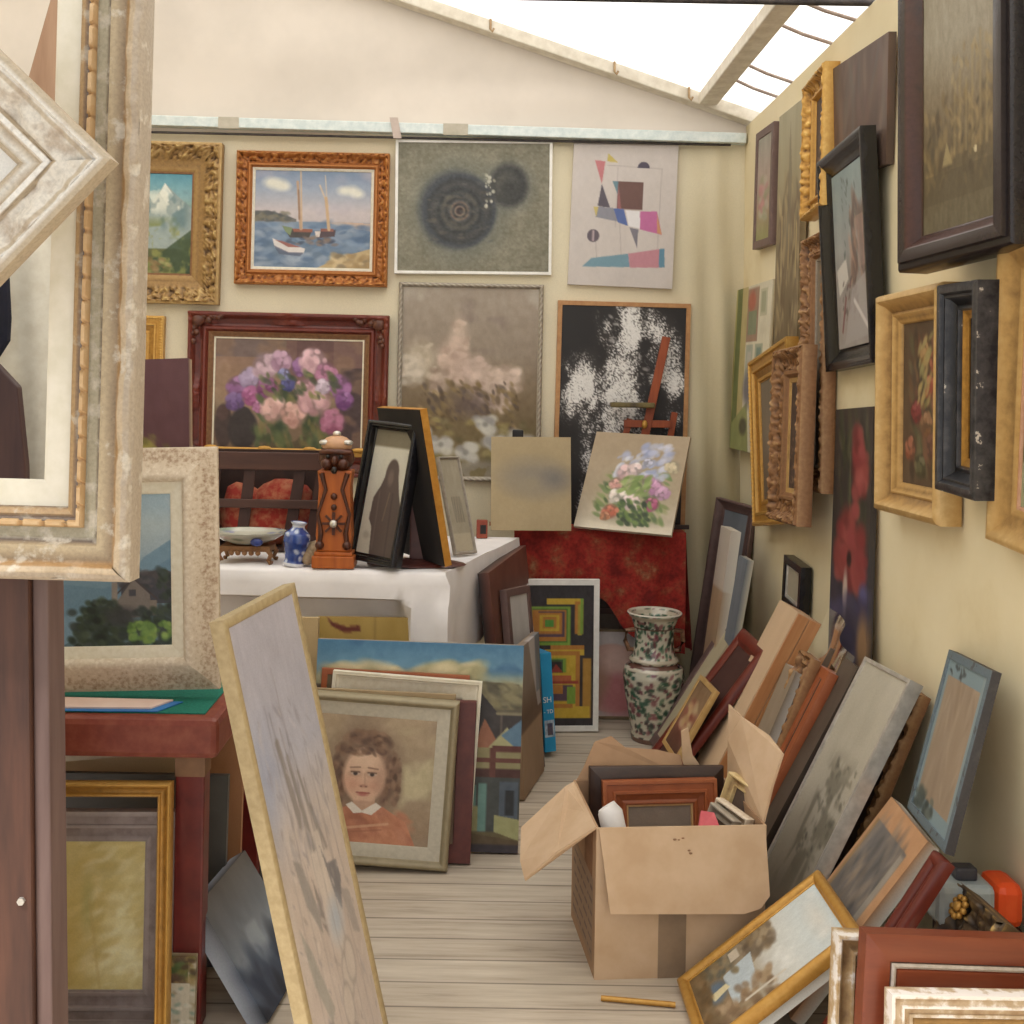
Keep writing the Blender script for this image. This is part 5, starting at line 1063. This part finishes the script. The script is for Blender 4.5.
for i, v in enumerate(b.v):
    k = 1+.10*mnoise.noise(Vector(v)*18); b.v[i] = (v[0]*k, v[1]*k, max(.016, v[2]*k))
o = b.build('red_cloth_bundle', red_rag, None, True, loc=(-.86,4.545,TZ)); tag(o, 'crumpled red patterned cloth seen through the slats of the dark rack', 'cloth')
# monk picture, stand, gold-edged frame, slim silver frame
frame_thing('monk', 'framed_painting', 'hooded brown figure in a deep black box frame leaning on white table', 'painting', .030, [(0,.055),(0,.003),(.003,0),(.012,0),(.015,.008),(.020,.008),(.024,.028),(.030,.030),(.030,.055)], black_wood, .055, art_monk, 140, cy=.033)
root = empty('display_stand', 'dark brown oval based upright stand between the black frame and gold edge', 'stand', loc=(-.23,4.19,TZ))
b = MB(); b.ball((0,0,.0),.19,24,(1,.55,.09)); b.v = [(x,y,max(0,z)) for x,y,z in b.v]; b.build('oval_base', mottled('stand_brown', (72,34,30), (88,44,38), 20, .4), root, True)
MB().box(-.028,.028,.0,.03,.015,.44).build('upright', mottled('stand_brown', (72,34,30), (88,44,38), 20, .4), root, bevel=.004)
frame_thing('goldside', 'picture_frame', 'gold edged frame with dark back standing right of the black box frame', 'frame', .03, 'flat', mottled('yellow_gilt', (186,128,50), (204,148,66), 30, .45, .3), .028, art_darkwood, 40, back=mottled('black_back', (22,17,16), (34,27,24), 10, .8))
frame_thing('slimsilver', 'framed_painting', 'slim silver framed picture with vertical streaks at the right of white table', 'painting', .012, 'round', silver_old, .02, art_slim, 80)

# ------------------------------------------------------------------ red cloth table with two canvases and small easel
root = empty('side_table', 'small wooden table hidden under the red patterned cloth', 'table', loc=(.55,5.24,0))
MB().box(-.36,.37,-.14,.13,.862,.895).build('table_top', pine_x, root)
for sx in (-.32,.33):
    for sy in (-.10,.10): MB().box(sx-.025,sx+.025,sy-.02,sy+.02,0,.862).build('leg', dark_brown, root)
def red_cloth():
    b = MB(); n = 70; lv = 14; x0, x1 = .17, .965
    def bot(t): return .58-.02*math.sin(t*9)-.24*max(0, min(1, (t-.50)/.3))-.02*math.sin(t*31)
    rows = []
    for y in (5.345,5.25,5.15,5.10): rows.append([(x0+(x1-x0)*i/n, y, .906) for i in range(n+1)])
    for j in range(1, lv+1):
        row = []
        for i in range(n+1):
            t = i/n; f = j/lv; z = .906+(bot(t)-.906)*f
            w = (.020*math.sin(t*26+1.2*f)+.012*math.sin(t*47)+.03*math.exp(-((t-.80-.05*f)/.05)**2))*f**.8
            row.append((x0+(x1-x0)*t+.008*math.sin(t*20)*f, 5.088+.03*f-w*.6, z))
        rows.append(row)
    for r in rows: b.v += r
    for j in range(len(rows)-1):
        for i in range(n): a = j*(n+1)+i; b.f.append((a,a+n+1,a+n+2,a+1))
    k0 = len(b.v); m = 14
    for j in range(lv+1):
        f = j/lv; z = .906+(.36-.906)*f
        for i in range(m+1):
            t = i/m; b.v.append((x1+(.012*math.sin(t*16)+.03)*f, 5.09+(5.345-5.09)*t, z))
    for j in range(lv):
        for i in range(m): a = k0+j*(m+1)+i; b.f.append((a,a+m+1,a+m+2,a+1))
    m_, nt, bs, _ = new_mat('red_paisley')
    n1 = tex_noise(nt, 9, 6); n2 = tex_noise(nt, 70, 3)
    r1 = ramp(nt, n1.outputs[0], [(.36, (128,30,26)), (.5, (166,46,36)), (.6, (160,70,48)), (.68, (170,120,84))]); r2 = ramp(nt, n2.outputs[0], [(.35, (200,200,200)), (.6, (255,255,255))])
    mx = nt.nodes.new('ShaderNodeMixRGB'); mx.blend_type = 'MULTIPLY'; mx.inputs[0].default_value = .8; nt.links.new(r1.outputs[0], mx.inputs[1]); nt.links.new(r2.outputs[0], mx.inputs[2]); nt.links.new(mx.outputs[0], bs.inputs['Base Color']); bs.inputs['Roughness'].default_value = .9
    return b.build('table_cloth', m_, None, True)
o = red_cloth(); tag(o, 'red patterned cloth draped over the small back table', 'tablecloth')
canvas_thing('tanblur', 'plain tan canvas with a grey smudge standing on the red cloth', art_tan, .02, 100, (186,130,80))
canvas_thing('flowers', 'unframed canvas of a loose spring bouquet tilted on the red cloth', art_bouquet, .02, 150, (196,176,150))
red_easel = wood('easel_wood', (158,78,40), (128,56,28), .45, 2, 12)
root = empty('table_easel', 'small orange brown wooden easel behind the bouquet canvas', 'easel', loc=(.80,5.315,.908))
MB().bar((-.09,-.02,0),(.10,.025,.915),.04,.018,(0,1,0)).build('mast', red_easel, root, bevel=.002)
MB().bar((-.21,.02,0),(-.07,.02,.515),.03,.018,(0,1,0)).build('leg', red_easel, root, bevel=.002)
MB().bar((.06,.02,0),(.145,.02,.55),.03,.018,(0,1,0)).build('leg', red_easel, root, bevel=.002)
MB().box(-.10,.125,.0,.018,.475,.51).build('cross_bar', red_easel, root, bevel=.002)
MB().ball((-.005,-.02,.49),.018,12,(.8,.8,1.2)).build('brass_knob', gilt_gold, root, True)
o = MB().box(-.17,.04,-.05,.02,.57,.595).build('tray', mottled('olive_tray', (120,106,60), (70,58,36), 14, .5), root, bevel=.006); o['label'] = 'dark olive tray'
root = empty('display_easel', 'small dark topped display easel behind the plain tan canvas', 'easel', loc=(.185,5.27,.908))
MB().box(-.011,.011,-.01,.01,0,.40).build('mast', dark_brown, root)
MB().box(-.026,.026,-.02,.02,.385,.455).build('clamp', mottled('black_clamp', (26,24,26), (36,34,36), 20, .5), root, bevel=.006)
MB().box(-.13,.17,-.06,-.035,0,.018).build('ledge', orange_wood, root)
root = empty('red_block', 'little red wooden block with a dark hole left of the tan canvas', 'block', loc=(.02,4.96,TZ))
MB().box(-.025,.025,-.02,.02,0,.08).build('block', mottled('red_block', (140,62,44), (160,80,58), 20, .6), root, bevel=.003)
MB().box(-.008,.018,-.021,-.019,.02,.06).build('hole', mottled('near_black', (26,18,16), (34,24,20), 20, .3), root)
o = MB().box(0,.11,0,.02,0,.02).build('dark_ledge', dark_brown, None, loc=(.89,5.2,.908)); tag(o, 'short dark wooden stick poking out right of the bouquet canvas', 'stick')

# ------------------------------------------------------------------ chinese vase
root = empty('chinese_vase', 'tall famille rose porcelain vase standing on the floor by the corner', 'vase', loc=(.80,4.93,0))
def cv(A, Z, R):
    A.fill((206,198,172))
    r = random.Random(3)
    cols = [(28,78,58),(36,96,70),(120,48,62),(150,80,84),(52,44,40),(40,90,60),(90,120,90),(60,60,58)]
    for _ in range(1500): A.ell(r.random(), r.random(), r.uniform(.006,.018), r.uniform(.006,.018)*A.asp*1.3, r.choice(cols), .3, r.uniform(0,3), .85)
    for z0, z1, c in ((.545,.56,(200,186,158)),(.335,.35,(110,66,52)),(.355,.372,(196,180,150)),(.318,.328,(205,192,165)),(.50,.508,(96,60,46)),(.0,.02,(120,80,60)),(.03,.04,(200,186,158))):
        A.c[(Z >= z0) & (Z <= z1)] = c
    k = (Z > .352) & (Z < .375); A.vary(10,30,4); A.c[Z > .566] = (216,206,184)
lathe_painted('vase_body', [(0,0),(.095,0),(.098,.02),(.095,.04),(.112,.12),(.13,.22),(.137,.29),(.13,.325),(.105,.345),(.112,.36),(.096,.378),(.088,.42),(.086,.47),(.092,.51),(.104,.545),(.122,.562),(.123,.572),(.112,.572),(.09,.54),(.078,.48)], cv, root, glaze, 110, 130)
for sx in (-1,1):
    MB().tube([(sx*.088,0,.49),(sx*.125,0,.485),(sx*.13,0,.44),(sx*.112,0,.40),(sx*.092,0,.40)], [.01,.012,.010,.012,.01], 10).build('handle', mottled('vase_handle', (150,110,80), (90,60,48), 60, .3), root, True)

# ------------------------------------------------------------------ cardboard box and its contents
root = empty('cardboard_box', 'large torn open cardboard box on the floor in front of the stacked frames', 'box', loc=(0,0,0))
X0, X1, Y0, Y1, HB = .338, .798, 2.90, 3.26, .40
T = .006
b = MB().box(X0,X1,Y0,Y0+T,0,HB); b.build('front_panel', cardboard, root)
MB().box(X0,X0+T,Y0+T,Y1-T,0,HB).build('left_panel', cardboard_in, root)
MB().box(X1-T,X1,Y0+T,Y1-T,0,HB).build('right_panel', cardboard_in, root)
MB().box(X0,X1,Y1-T,Y1,0,HB).build('back_panel', cardboard_in, root)
MB().box(X0+T,X1-T,Y0+T,Y1-T,0,T).build('bottom_panel', cardboard_in, root)
MB().slab([(X0+.005,Y0-.002,HB+.002),(X1-.005,Y0-.002,HB+.002),(X1-.003,Y0-.04,HB-.17),(X1-.03,Y0-.046,HB-.20),(X1-.075,Y0-.048,HB-.212),(X0+.03,Y0-.046,HB-.205)], T).build('front_flap', cardboard, root)
MB().slab([(X0,Y0+.005,HB),(X0,Y1-.02,HB),(X0-.03,Y1-.05,HB-.002),(X0-.165,Y1-.10,HB-.10),(X0-.185,Y0+.12,HB-.135),(X0-.18,Y0+.06,HB-.16),(X0-.10,Y0+.02,HB-.07)], T).build('left_flap', cardboard, root)
MB().slab([(X1,Y0+.02,HB),(X1,Y1-.03,HB),(X1+.002,Y1-.02,HB+.12),(X1+.01,Y1-.0,HB+.22),(X1+.03,Y1-.06,HB+.2),(X1+.06,Y0+.16,HB+.19),(X1+.065,Y0+.06,HB+.17),(X1+.03,Y0+.04,HB+.09)], T).build('right_flap', cardboard, root)
MB().slab([(X0+.01,Y1,HB),(X1-.12,Y1,HB),(X1-.13,Y1+.03,HB+.06),(X1-.2,Y1+.035,HB+.075),(X1-.30,Y1+.03,HB+.085),(X0+.12,Y1+.045,HB+.115),(X0+.07,Y1+.04,HB+.10),(X0+.03,Y1+.01,HB+.03)], T).build('back_flap', cardboard_in, root)
MB().slab([(X1-.11,Y1,HB),(X1-.05,Y1,HB),(X1-.10,Y1+.005,HB+.07),(X1-.115,Y1+.005,HB+.15),(X1-.135,Y1+.005,HB+.14),(X1-.13,Y1+.005,HB+.05)], T).build('torn_corner', cardboard, root)
MB().box(X0+.17,X0+.245,Y0-.0015,Y0,0,.17).build('tape', mottled('brown_tape', (132,112,92), (146,124,102), 14, .35), root)
MB().box(X0-.001,X0,Y0+.05,Y0+.16,.19,.38).build('side_label', mottled('side_label', (150,110,76), (126,88,60), 12, .8), root)
A_ = Art(60, 60, (160,126,96)); rr = random.Random(4)
for r in range(6):
    u = .04
    while u < .9:
        l_ = rr.uniform(.05,.2); v = .92-.15*r
        A_.rect(u, v-rr.uniform(.035,.05), min(.97, u+l_), v, (112,88,76), .8); u += l_+rr.uniform(.03,.07)
P_ = np.empty((60,60,3)); P_[...,0] = X0-.0012; P_[...,1] = np.linspace(Y0+.03, Y1-.03, 60)[None,:]; P_[...,2] = np.linspace(.25, .03, 60)[:,None]
paint_grid('printing', P_, A_.c, root, painted('print_on_card', .85, .05))
for cx, cz, l_ in ((.545,.372,.006),(.556,.371,.004),(.567,.375,.005),(.582,.345,.005),(.586,.338,.006)):
    f_ = (HB-cz)/.205*.045
    MB().ball((cx,Y0-.007-f_,cz),l_*.6,8,(1.4,.3,.8)).build('dent', mottled('dent_brown', (140,106,78), (150,116,88), 40, .9), root, True)
_p = Matrix.Translation((X0,Y0,0)); root.matrix_world = Matrix.Translation((-.010,0,0)) @ _p @ Matrix.Rotation(rad(5),4,'Z') @ _p.inverted()
def at(x, y, z, yaw=0, tilt=0, roll=0): return (x, y, z, yaw, tilt, roll)
POSE['boxframe'] = (.553, 3.14, .05, 4, 8, -1, .335, .38)
frame_thing('boxframe', 'picture_frame', 'orange brown wooden frame standing inside the cardboard box', 'frame', .07, 'stepped', orange_wood, .03, art_plain((140,120,104)), 40, (.008, tan_gold))
POSE['boxdark'] = (.543, 3.185, .05, 4, 7, 0, .40, .405)
frame_thing('boxdark', 'picture_frame', 'dark brown frame standing behind the orange frame inside the box', 'frame', .06, 'flat', dark_brown, .02, art_plain((70,52,44)), 30)
o = MB().tube([(.44,2.97,.12),(.375,3.0,.405),(.365,3.005,.42)], [.034,.034,.026], 18).build('paper_roll', paper_white, None, True); tag(o, 'white paper roll in the left corner of the cardboard box', 'paper')
for i, (x, y, z, yaw, tilt, roll, w_, h_, lab) in enumerate(((.645,3.06,.12,-60,12,8,.13,.29,'cream worn small frame lying in the right side of the box, lower one'), (.675,3.11,.17,-58,14,10,.13,.30,'pale gold small frame poking up highest at the right side of the box'), (.60,3.045,.12,-64,16,8,.11,.29,'chipped silvery small frame leaning against the orange frame in the box'))):
    POSE['bs%d' % i] = (x, y, z, yaw, tilt, roll, w_, h_)
    frame_thing('bs%d' % i, 'picture_frame', lab, 'frame', .032, 'cove', (crackled, worn('worn_cream_gilt', (198,172,120), (222,204,160), 30, .6, .8, .6, 0, (120,84,56), .8), silver_old)[i], .03, art_plain((90,70,58)), 30)
b = MB().slab([(.60,2.93,.385),(.66,2.93,.385),(.65,2.97,.415),(.615,2.97,.42)], .02); o = b.build('pink_cloth', mottled('pink_cloth', (190,84,92), (204,104,108), 20, .8)); tag(o, 'scrap of pink cloth at the front rim of the cardboard box', 'cloth')
o = MB().tube([(.335,2.80,.008),(.52,2.775,.008)], .007, 8).build('gilt_stick', gilt_gold, None, True); tag(o, 'thin gilt wooden stick lying on the floor before the box', 'stick')

# plastic bag by the stack
def bag():
    b = MB(); n = 18
    for j in range(n+1):
        for i in range(n+1):
            u, v = i/n, j/n
            p = Vector((1.19-.10*v+.03*math.sin(u*6), 3.72-.30*u, .84-.24*v-.10*u)); q = mnoise.noise_vector(Vector((u*2.5, v*2.5, 1.3)))*.012
            b.v.append(tuple(p+q))
    for j in range(n):
        for i in range(n): a = j*(n+1)+i; b.f.append((a,a+1,a+n+2,a+n+1))
    m, nt, bs, out = new_mat('clear_plastic')
    tr = nt.nodes.new('ShaderNodeBsdfTransparent'); gl = nt.nodes.new('ShaderNodeBsdfGlossy'); gl.inputs['Roughness'].default_value = .15
    fr = nt.nodes.new('ShaderNodeFresnel'); fr.inputs[0].default_value = 1.35; mx = nt.nodes.new('ShaderNodeMixShader')
    ad = nt.nodes.new('ShaderNodeMath'); ad.operation = 'ADD'; nt.links.new(fr.outputs[0], ad.inputs[0]); ad.inputs[1].default_value = .10
    nt.links.new(ad.outputs[0], mx.inputs[0]); nt.links.new(tr.outputs[0], mx.inputs[1]); nt.links.new(gl.outputs[0], mx.inputs[2]); nt.links.new(mx.outputs[0], out.inputs[0])
    return b.build('plastic_film', m, None, True)
o = bag(); tag(o, 'crumpled clear plastic film over the stack between tan box canvas and red frame', 'plastic film')
# power tool case / tape dispenser
root = empty('plastic_case', 'grey and orange plastic tool case against right wall', 'tool case', loc=(1.17,2.57,.335))
b = MB().box(-.10,.035,-.05,.05,.0,.095); b.build('grey_body', mottled('case_grey', (150,160,164), (168,176,178), 12, .4), root, bevel=.015)
b = MB().box(.035,.10,-.052,.052,-.002,.10); b.build('orange_end', mottled('case_orange', (222,72,24), (232,88,34), 12, .4), root, bevel=.02)
MB().box(-.045,.005,-.02,.02,.095,.125).build('dark_handle', mottled('case_dark', (52,52,62), (66,66,76), 12, .4), root, bevel=.006)
root = empty('wooden_crate', 'dark wooden crate under the plastic tool case beside right wall', 'crate', loc=(1.19,2.57,0))
MB().box(-.075,.075,-.09,.09,0,.333).build('crate_body', dark_brown, root, bevel=.004)
MB().box(-.082,-.075,-.09,.09,.2,.25).build('slat', dark_brown, root); MB().box(-.082,-.075,-.09,.09,.05,.1).build('slat', dark_brown, root)

# ------------------------------------------------------------------ green topped table on the left
root = empty('games_table', 'red brown wooden table with a green felt top at left', 'table', loc=(-1.16,3.0,0))
rt = worn('scuffed_red_wood', (126,56,40), (178,124,92), 30, .66, .76, .45, 0, (96,36,28), .7)
TX0, TX1, TY0, TY1 = -.55, .555, -.405, .42
b = MB().box(TX0,TX1,TY0,TY1,.665,.761)
b.build('table_rim', rt, root, bevel=.016)
MB().box(TX0+.04,TX1-.04,TY0+.04,TY1-.04,.755,.764).build('felt_top', green_felt, root)
for sx in (TX0+.09, TX1-.075):
    for sy in (TY0+.075, TY1-.075):
        lg = MB().box(sx-.035,sx+.035,sy-.03,sy+.03,0,.665).build('leg', mottled('leg_red', (92,26,24), (112,36,30), 14, .35), root, bevel=.005)
        MB().box(sx-.036,sx+.036,sy-.031,sy+.031,.61,.66).build('leg_collar', mottled('leg_tan', (120,86,58), (140,102,70), 14, .5), lg)
o = MB().slab([(-1.15,2.625,.766),(-.76,2.635,.766),(-.72,2.72,.766),(-1.15,2.73,.766)], .002).build('blue_folder', mottled('blue_card', (40,110,176), (56,124,190), 10, .6)); tag(o, 'blue card folder under the papers on green felt', 'folder')
o = MB().slab([(-1.15,2.64,.7695),(-.78,2.65,.7695),(-.745,2.72,.7695),(-1.15,2.73,.7695)], .004).build('paper_sheets', mottled('pinkish_paper', (222,192,176), (232,206,192), 10, .8)); tag(o, 'pinkish white sheets of paper on the green felt table', 'paper')
frame_thing('landscape', 'framed_painting', 'mountain lake and house painting in a wide crackled cream frame on green table', 'painting', .085, 'reverse', crackled, .05, art_landscape, 190, (.032, cream))
canvas_thing('purple', 'plum coloured canvas with a yellow leaf standing behind the lake painting', art_purple, .04, 90, (190,160,120))

# under the green table
frame_thing('goldyellow', 'picture_frame', 'slim empty gold frame leaning against the front of green table', 'frame', .036, 'cove', gilt_gold, .03)
frame_thing('silveryellow', 'framed_painting', 'yellow abstract painting in a mauve silver frame inside the slim gold frame', 'painting', .075, 'stepped', worn('mauve_silver', (156,142,138), (190,180,174), 30, .6, .8, .55, .1, (98,78,74), .5), .03, art_yellow, 120, artside=(150,130,60))
canvas_thing('smallgreen', 'small leafy green and white picture at the foot of table leg', art_smallgreen, .02, 80, (190,170,130))
canvas_thing('bluecanvas', 'dusky blue grey canvas with pale edge leaning between table leg and pale painting', art_bluedark, .05, 110, (176,186,202))
frame_thing('darkframe', 'picture_frame', 'black brown frame with dark glass leaning behind the dusky blue canvas', 'frame', .06, 'flat', dark_brown, .03, art_plain((66,68,74)), 40)
POSE['s1'] = (-.95, 2.93, 0, 0, 4, 0, .58, .50)
canvas_thing('s1', 'dark grey board standing deep under the green table', art_plain((84,82,80), 10), .02, 40, (90,86,80))
POSE['s2'] = (-1.02, 3.08, 0, 0, 4, 0, .40, .68)
canvas_thing('s2', 'pale cream board at the back under the green table', art_plain((206,178,134), 10), .02, 40, (206,180,140))
POSE['s3'] = (-.74, 3.12, 0, 0, 4, 0, .16, .67)
canvas_thing('s3', 'orange brown board right of the cream board under green table', art_plain((172,112,66), 10), .02, 40, (180,120,76))
POSE['s4'] = (-.725, 3.16, 0, -4, 4, 0, .11, .50)
canvas_thing('s4', 'broken orange hardboard piece just right of the table leg', art_plain((190,124,74), 8), .01, 40, (196,134,84))
POSE['s5'] = (-.80, 3.34, 0, 0, 5, 0, .36, .62)
canvas_thing('s5', 'charcoal canvas back leaning between green table and white table', art_plain((74,72,70), 8), .02, 40, (84,80,76))
o = MB().bar((-1.10,2.83,.585),(-.70,2.80,.635),.03,.02).build('weathered_lath', mottled('weathered_lath', (168,158,142), (190,180,164), 20, .7)); tag(o, 'weathered pale lath lying across the boards beneath green table', 'lath')

# ------------------------------------------------------------------ left foreground: post, big frame, diamond frame, hangings
root = empty('wooden_post', 'thick brown wooden post at the left edge holding the big frame', 'post', loc=(-.83,2.06,0)); root.rotation_euler = (0, rad(-1.6), 0)
MB().box(-.11,.042,-.045,.045,0,1.36).build('front_beam', wood('post_brown', (92,58,44), (52,31,26), .55, 2, 9), root, bevel=.006)
MB().box(.042,.072,-.03,.05,0,1.36).build('side_batten', wood('batten_mauve', (116,94,88), (88,66,62), .6, 2, 9), root, bevel=.004)
MB().tube([(.024,-.045,.60),(.024,-.052,.60)], .007, 6).build('bolt', silver, root)
prof = [(0,.06),(0,.012),(.006,.004),(.016,0),(.026,.004),(.030,.014),(.036,.016),(.052,.010),(.060,.012),(.066,.030),(.074,.034),(.088,.036),(.094,.026),(.102,.024),(.106,.034),(.112,.030),(.120,.034),(.124,.044),(.124,.06)]
root = frame_thing('bigframe', 'picture_frame', 'large weathered grey gold moulded frame with empty opening hung at left', 'frame', .124, prof, distressed_grey, .06, None, 60, (.048, cream_white), (f_carve(.045,4), .006, .004, .028), cols=[(0,(176,160,140)),(.016,(190,168,138)),(.026,(168,132,88)),(.036,(150,128,100)),(.044,(186,160,120)),(.052,(180,160,128)),(.062,(108,94,84)),(.07,(182,172,146)),(.090,(188,178,152)),(.094,(120,110,104)),(.106,(150,132,118)),(.112,(180,148,108)),(.122,(120,100,80))])
_, w_, h_ = pose_matrix('bigframe')
def seg_beads(s, L, si, d): return 1. if (s % .040) < .033 else 0.
sweep('bead_strip', w_-.18, h_-.18, .09, [(0,.036),(0,.028),(.004,.024),(.010,.024),(.013,.028),(.013,.036)], tan_gold, root, [0,.003,.006,.006,.003,0], seg_beads, .004)
frame_thing('diamond', 'picture_frame', 'white carved frame hung cornerwise over the large grey gold frame', 'frame', .115, [(0,.045),(0,.004),(.006,0),(.014,0),(.020,.010),(.030,.014),(.055,.022),(.066,.026),(.072,.018),(.080,.018),(.086,.028),(.100,.030),(.106,.026),(.115,.036),(.115,.045)], distressed_white, .045, art_plain((222,216,204), 4, 4), 30, None, (f_carve(.035,11), .008, .018, .068), cols=[(0,(186,170,146)),(.012,(228,222,212)),(.022,(196,180,156)),(.030,(220,211,196)),(.066,(176,158,132)),(.071,(232,226,216)),(.085,(190,172,146)),(.088,(226,219,206)),(.104,(190,174,150))])
b = MB(); n = 40
for j in range(21):
    for i in range(n+1): x = -1.20+.235*i/n; b.v.append((x, 2.47+.018*math.sin(x*30)+.008*math.sin(x*61+j*.2), .02+2.13*j/20))
for j in range(20):
    for i in range(n): a = j*(n+1)+i; b.f.append((a,a+1,a+n+2,a+n+1))
o = b.build('hanging_sheet', mottled('cream_sheet', (222,216,200), (234,230,216), 30, .9, 0, .3), None, True); tag(o, 'cream sheet hanging behind the opening of the large frame', 'sheet')
b = MB().slab([(-1.19,2.425,0),(-1.12,2.425,0),(-1.075,2.425,1.58),(-1.038,2.425,1.64),(-1.036,2.425,1.69),(-1.042,2.425,1.78),(-1.065,2.425,1.84),(-1.19,2.425,1.95)], .025)
o = b.build('navy_garment', mottled('navy_cloth', (18,19,34), (28,29,46), 20, .9, 0, .2), None, bevel=.010); tag(o, 'dark navy garment hanging in front of the cream sheet', 'garment')
b = MB().slab([(-1.16,2.37,0),(-.925,2.37,0),(-.972,2.37,1.37),(-.992,2.37,1.54),(-1.04,2.37,1.59),(-1.16,2.37,1.60)], .03)
o = b.build('brown_board', wood('plum_board', (84,58,54), (60,40,42), .5, 2, 9), None, bevel=.004); tag(o, 'dark plum brown board standing below the navy garment', 'board')
o = MB().bar((-.985,2.52,0), (-.985,2.52,2.0), .018, .012, (0,1,0)).build('plum_strip', wood('plum_board', (84,58,54), (60,40,42), .5, 2, 9)); tag(o, 'thin dark plum strip along the right edge of the hanging cream sheet', 'strip')
o = MB().bar((-1.61,2.56,0.0),(-.895,2.56,2.70),.088,.03,(0,1,0)).build('tan_plank', wood('tan_plank', (190,156,128), (158,122,96), .7, 2, 9), None, bevel=.003); tag(o, 'rough tan plank slanting at the top left behind the large frame', 'plank')
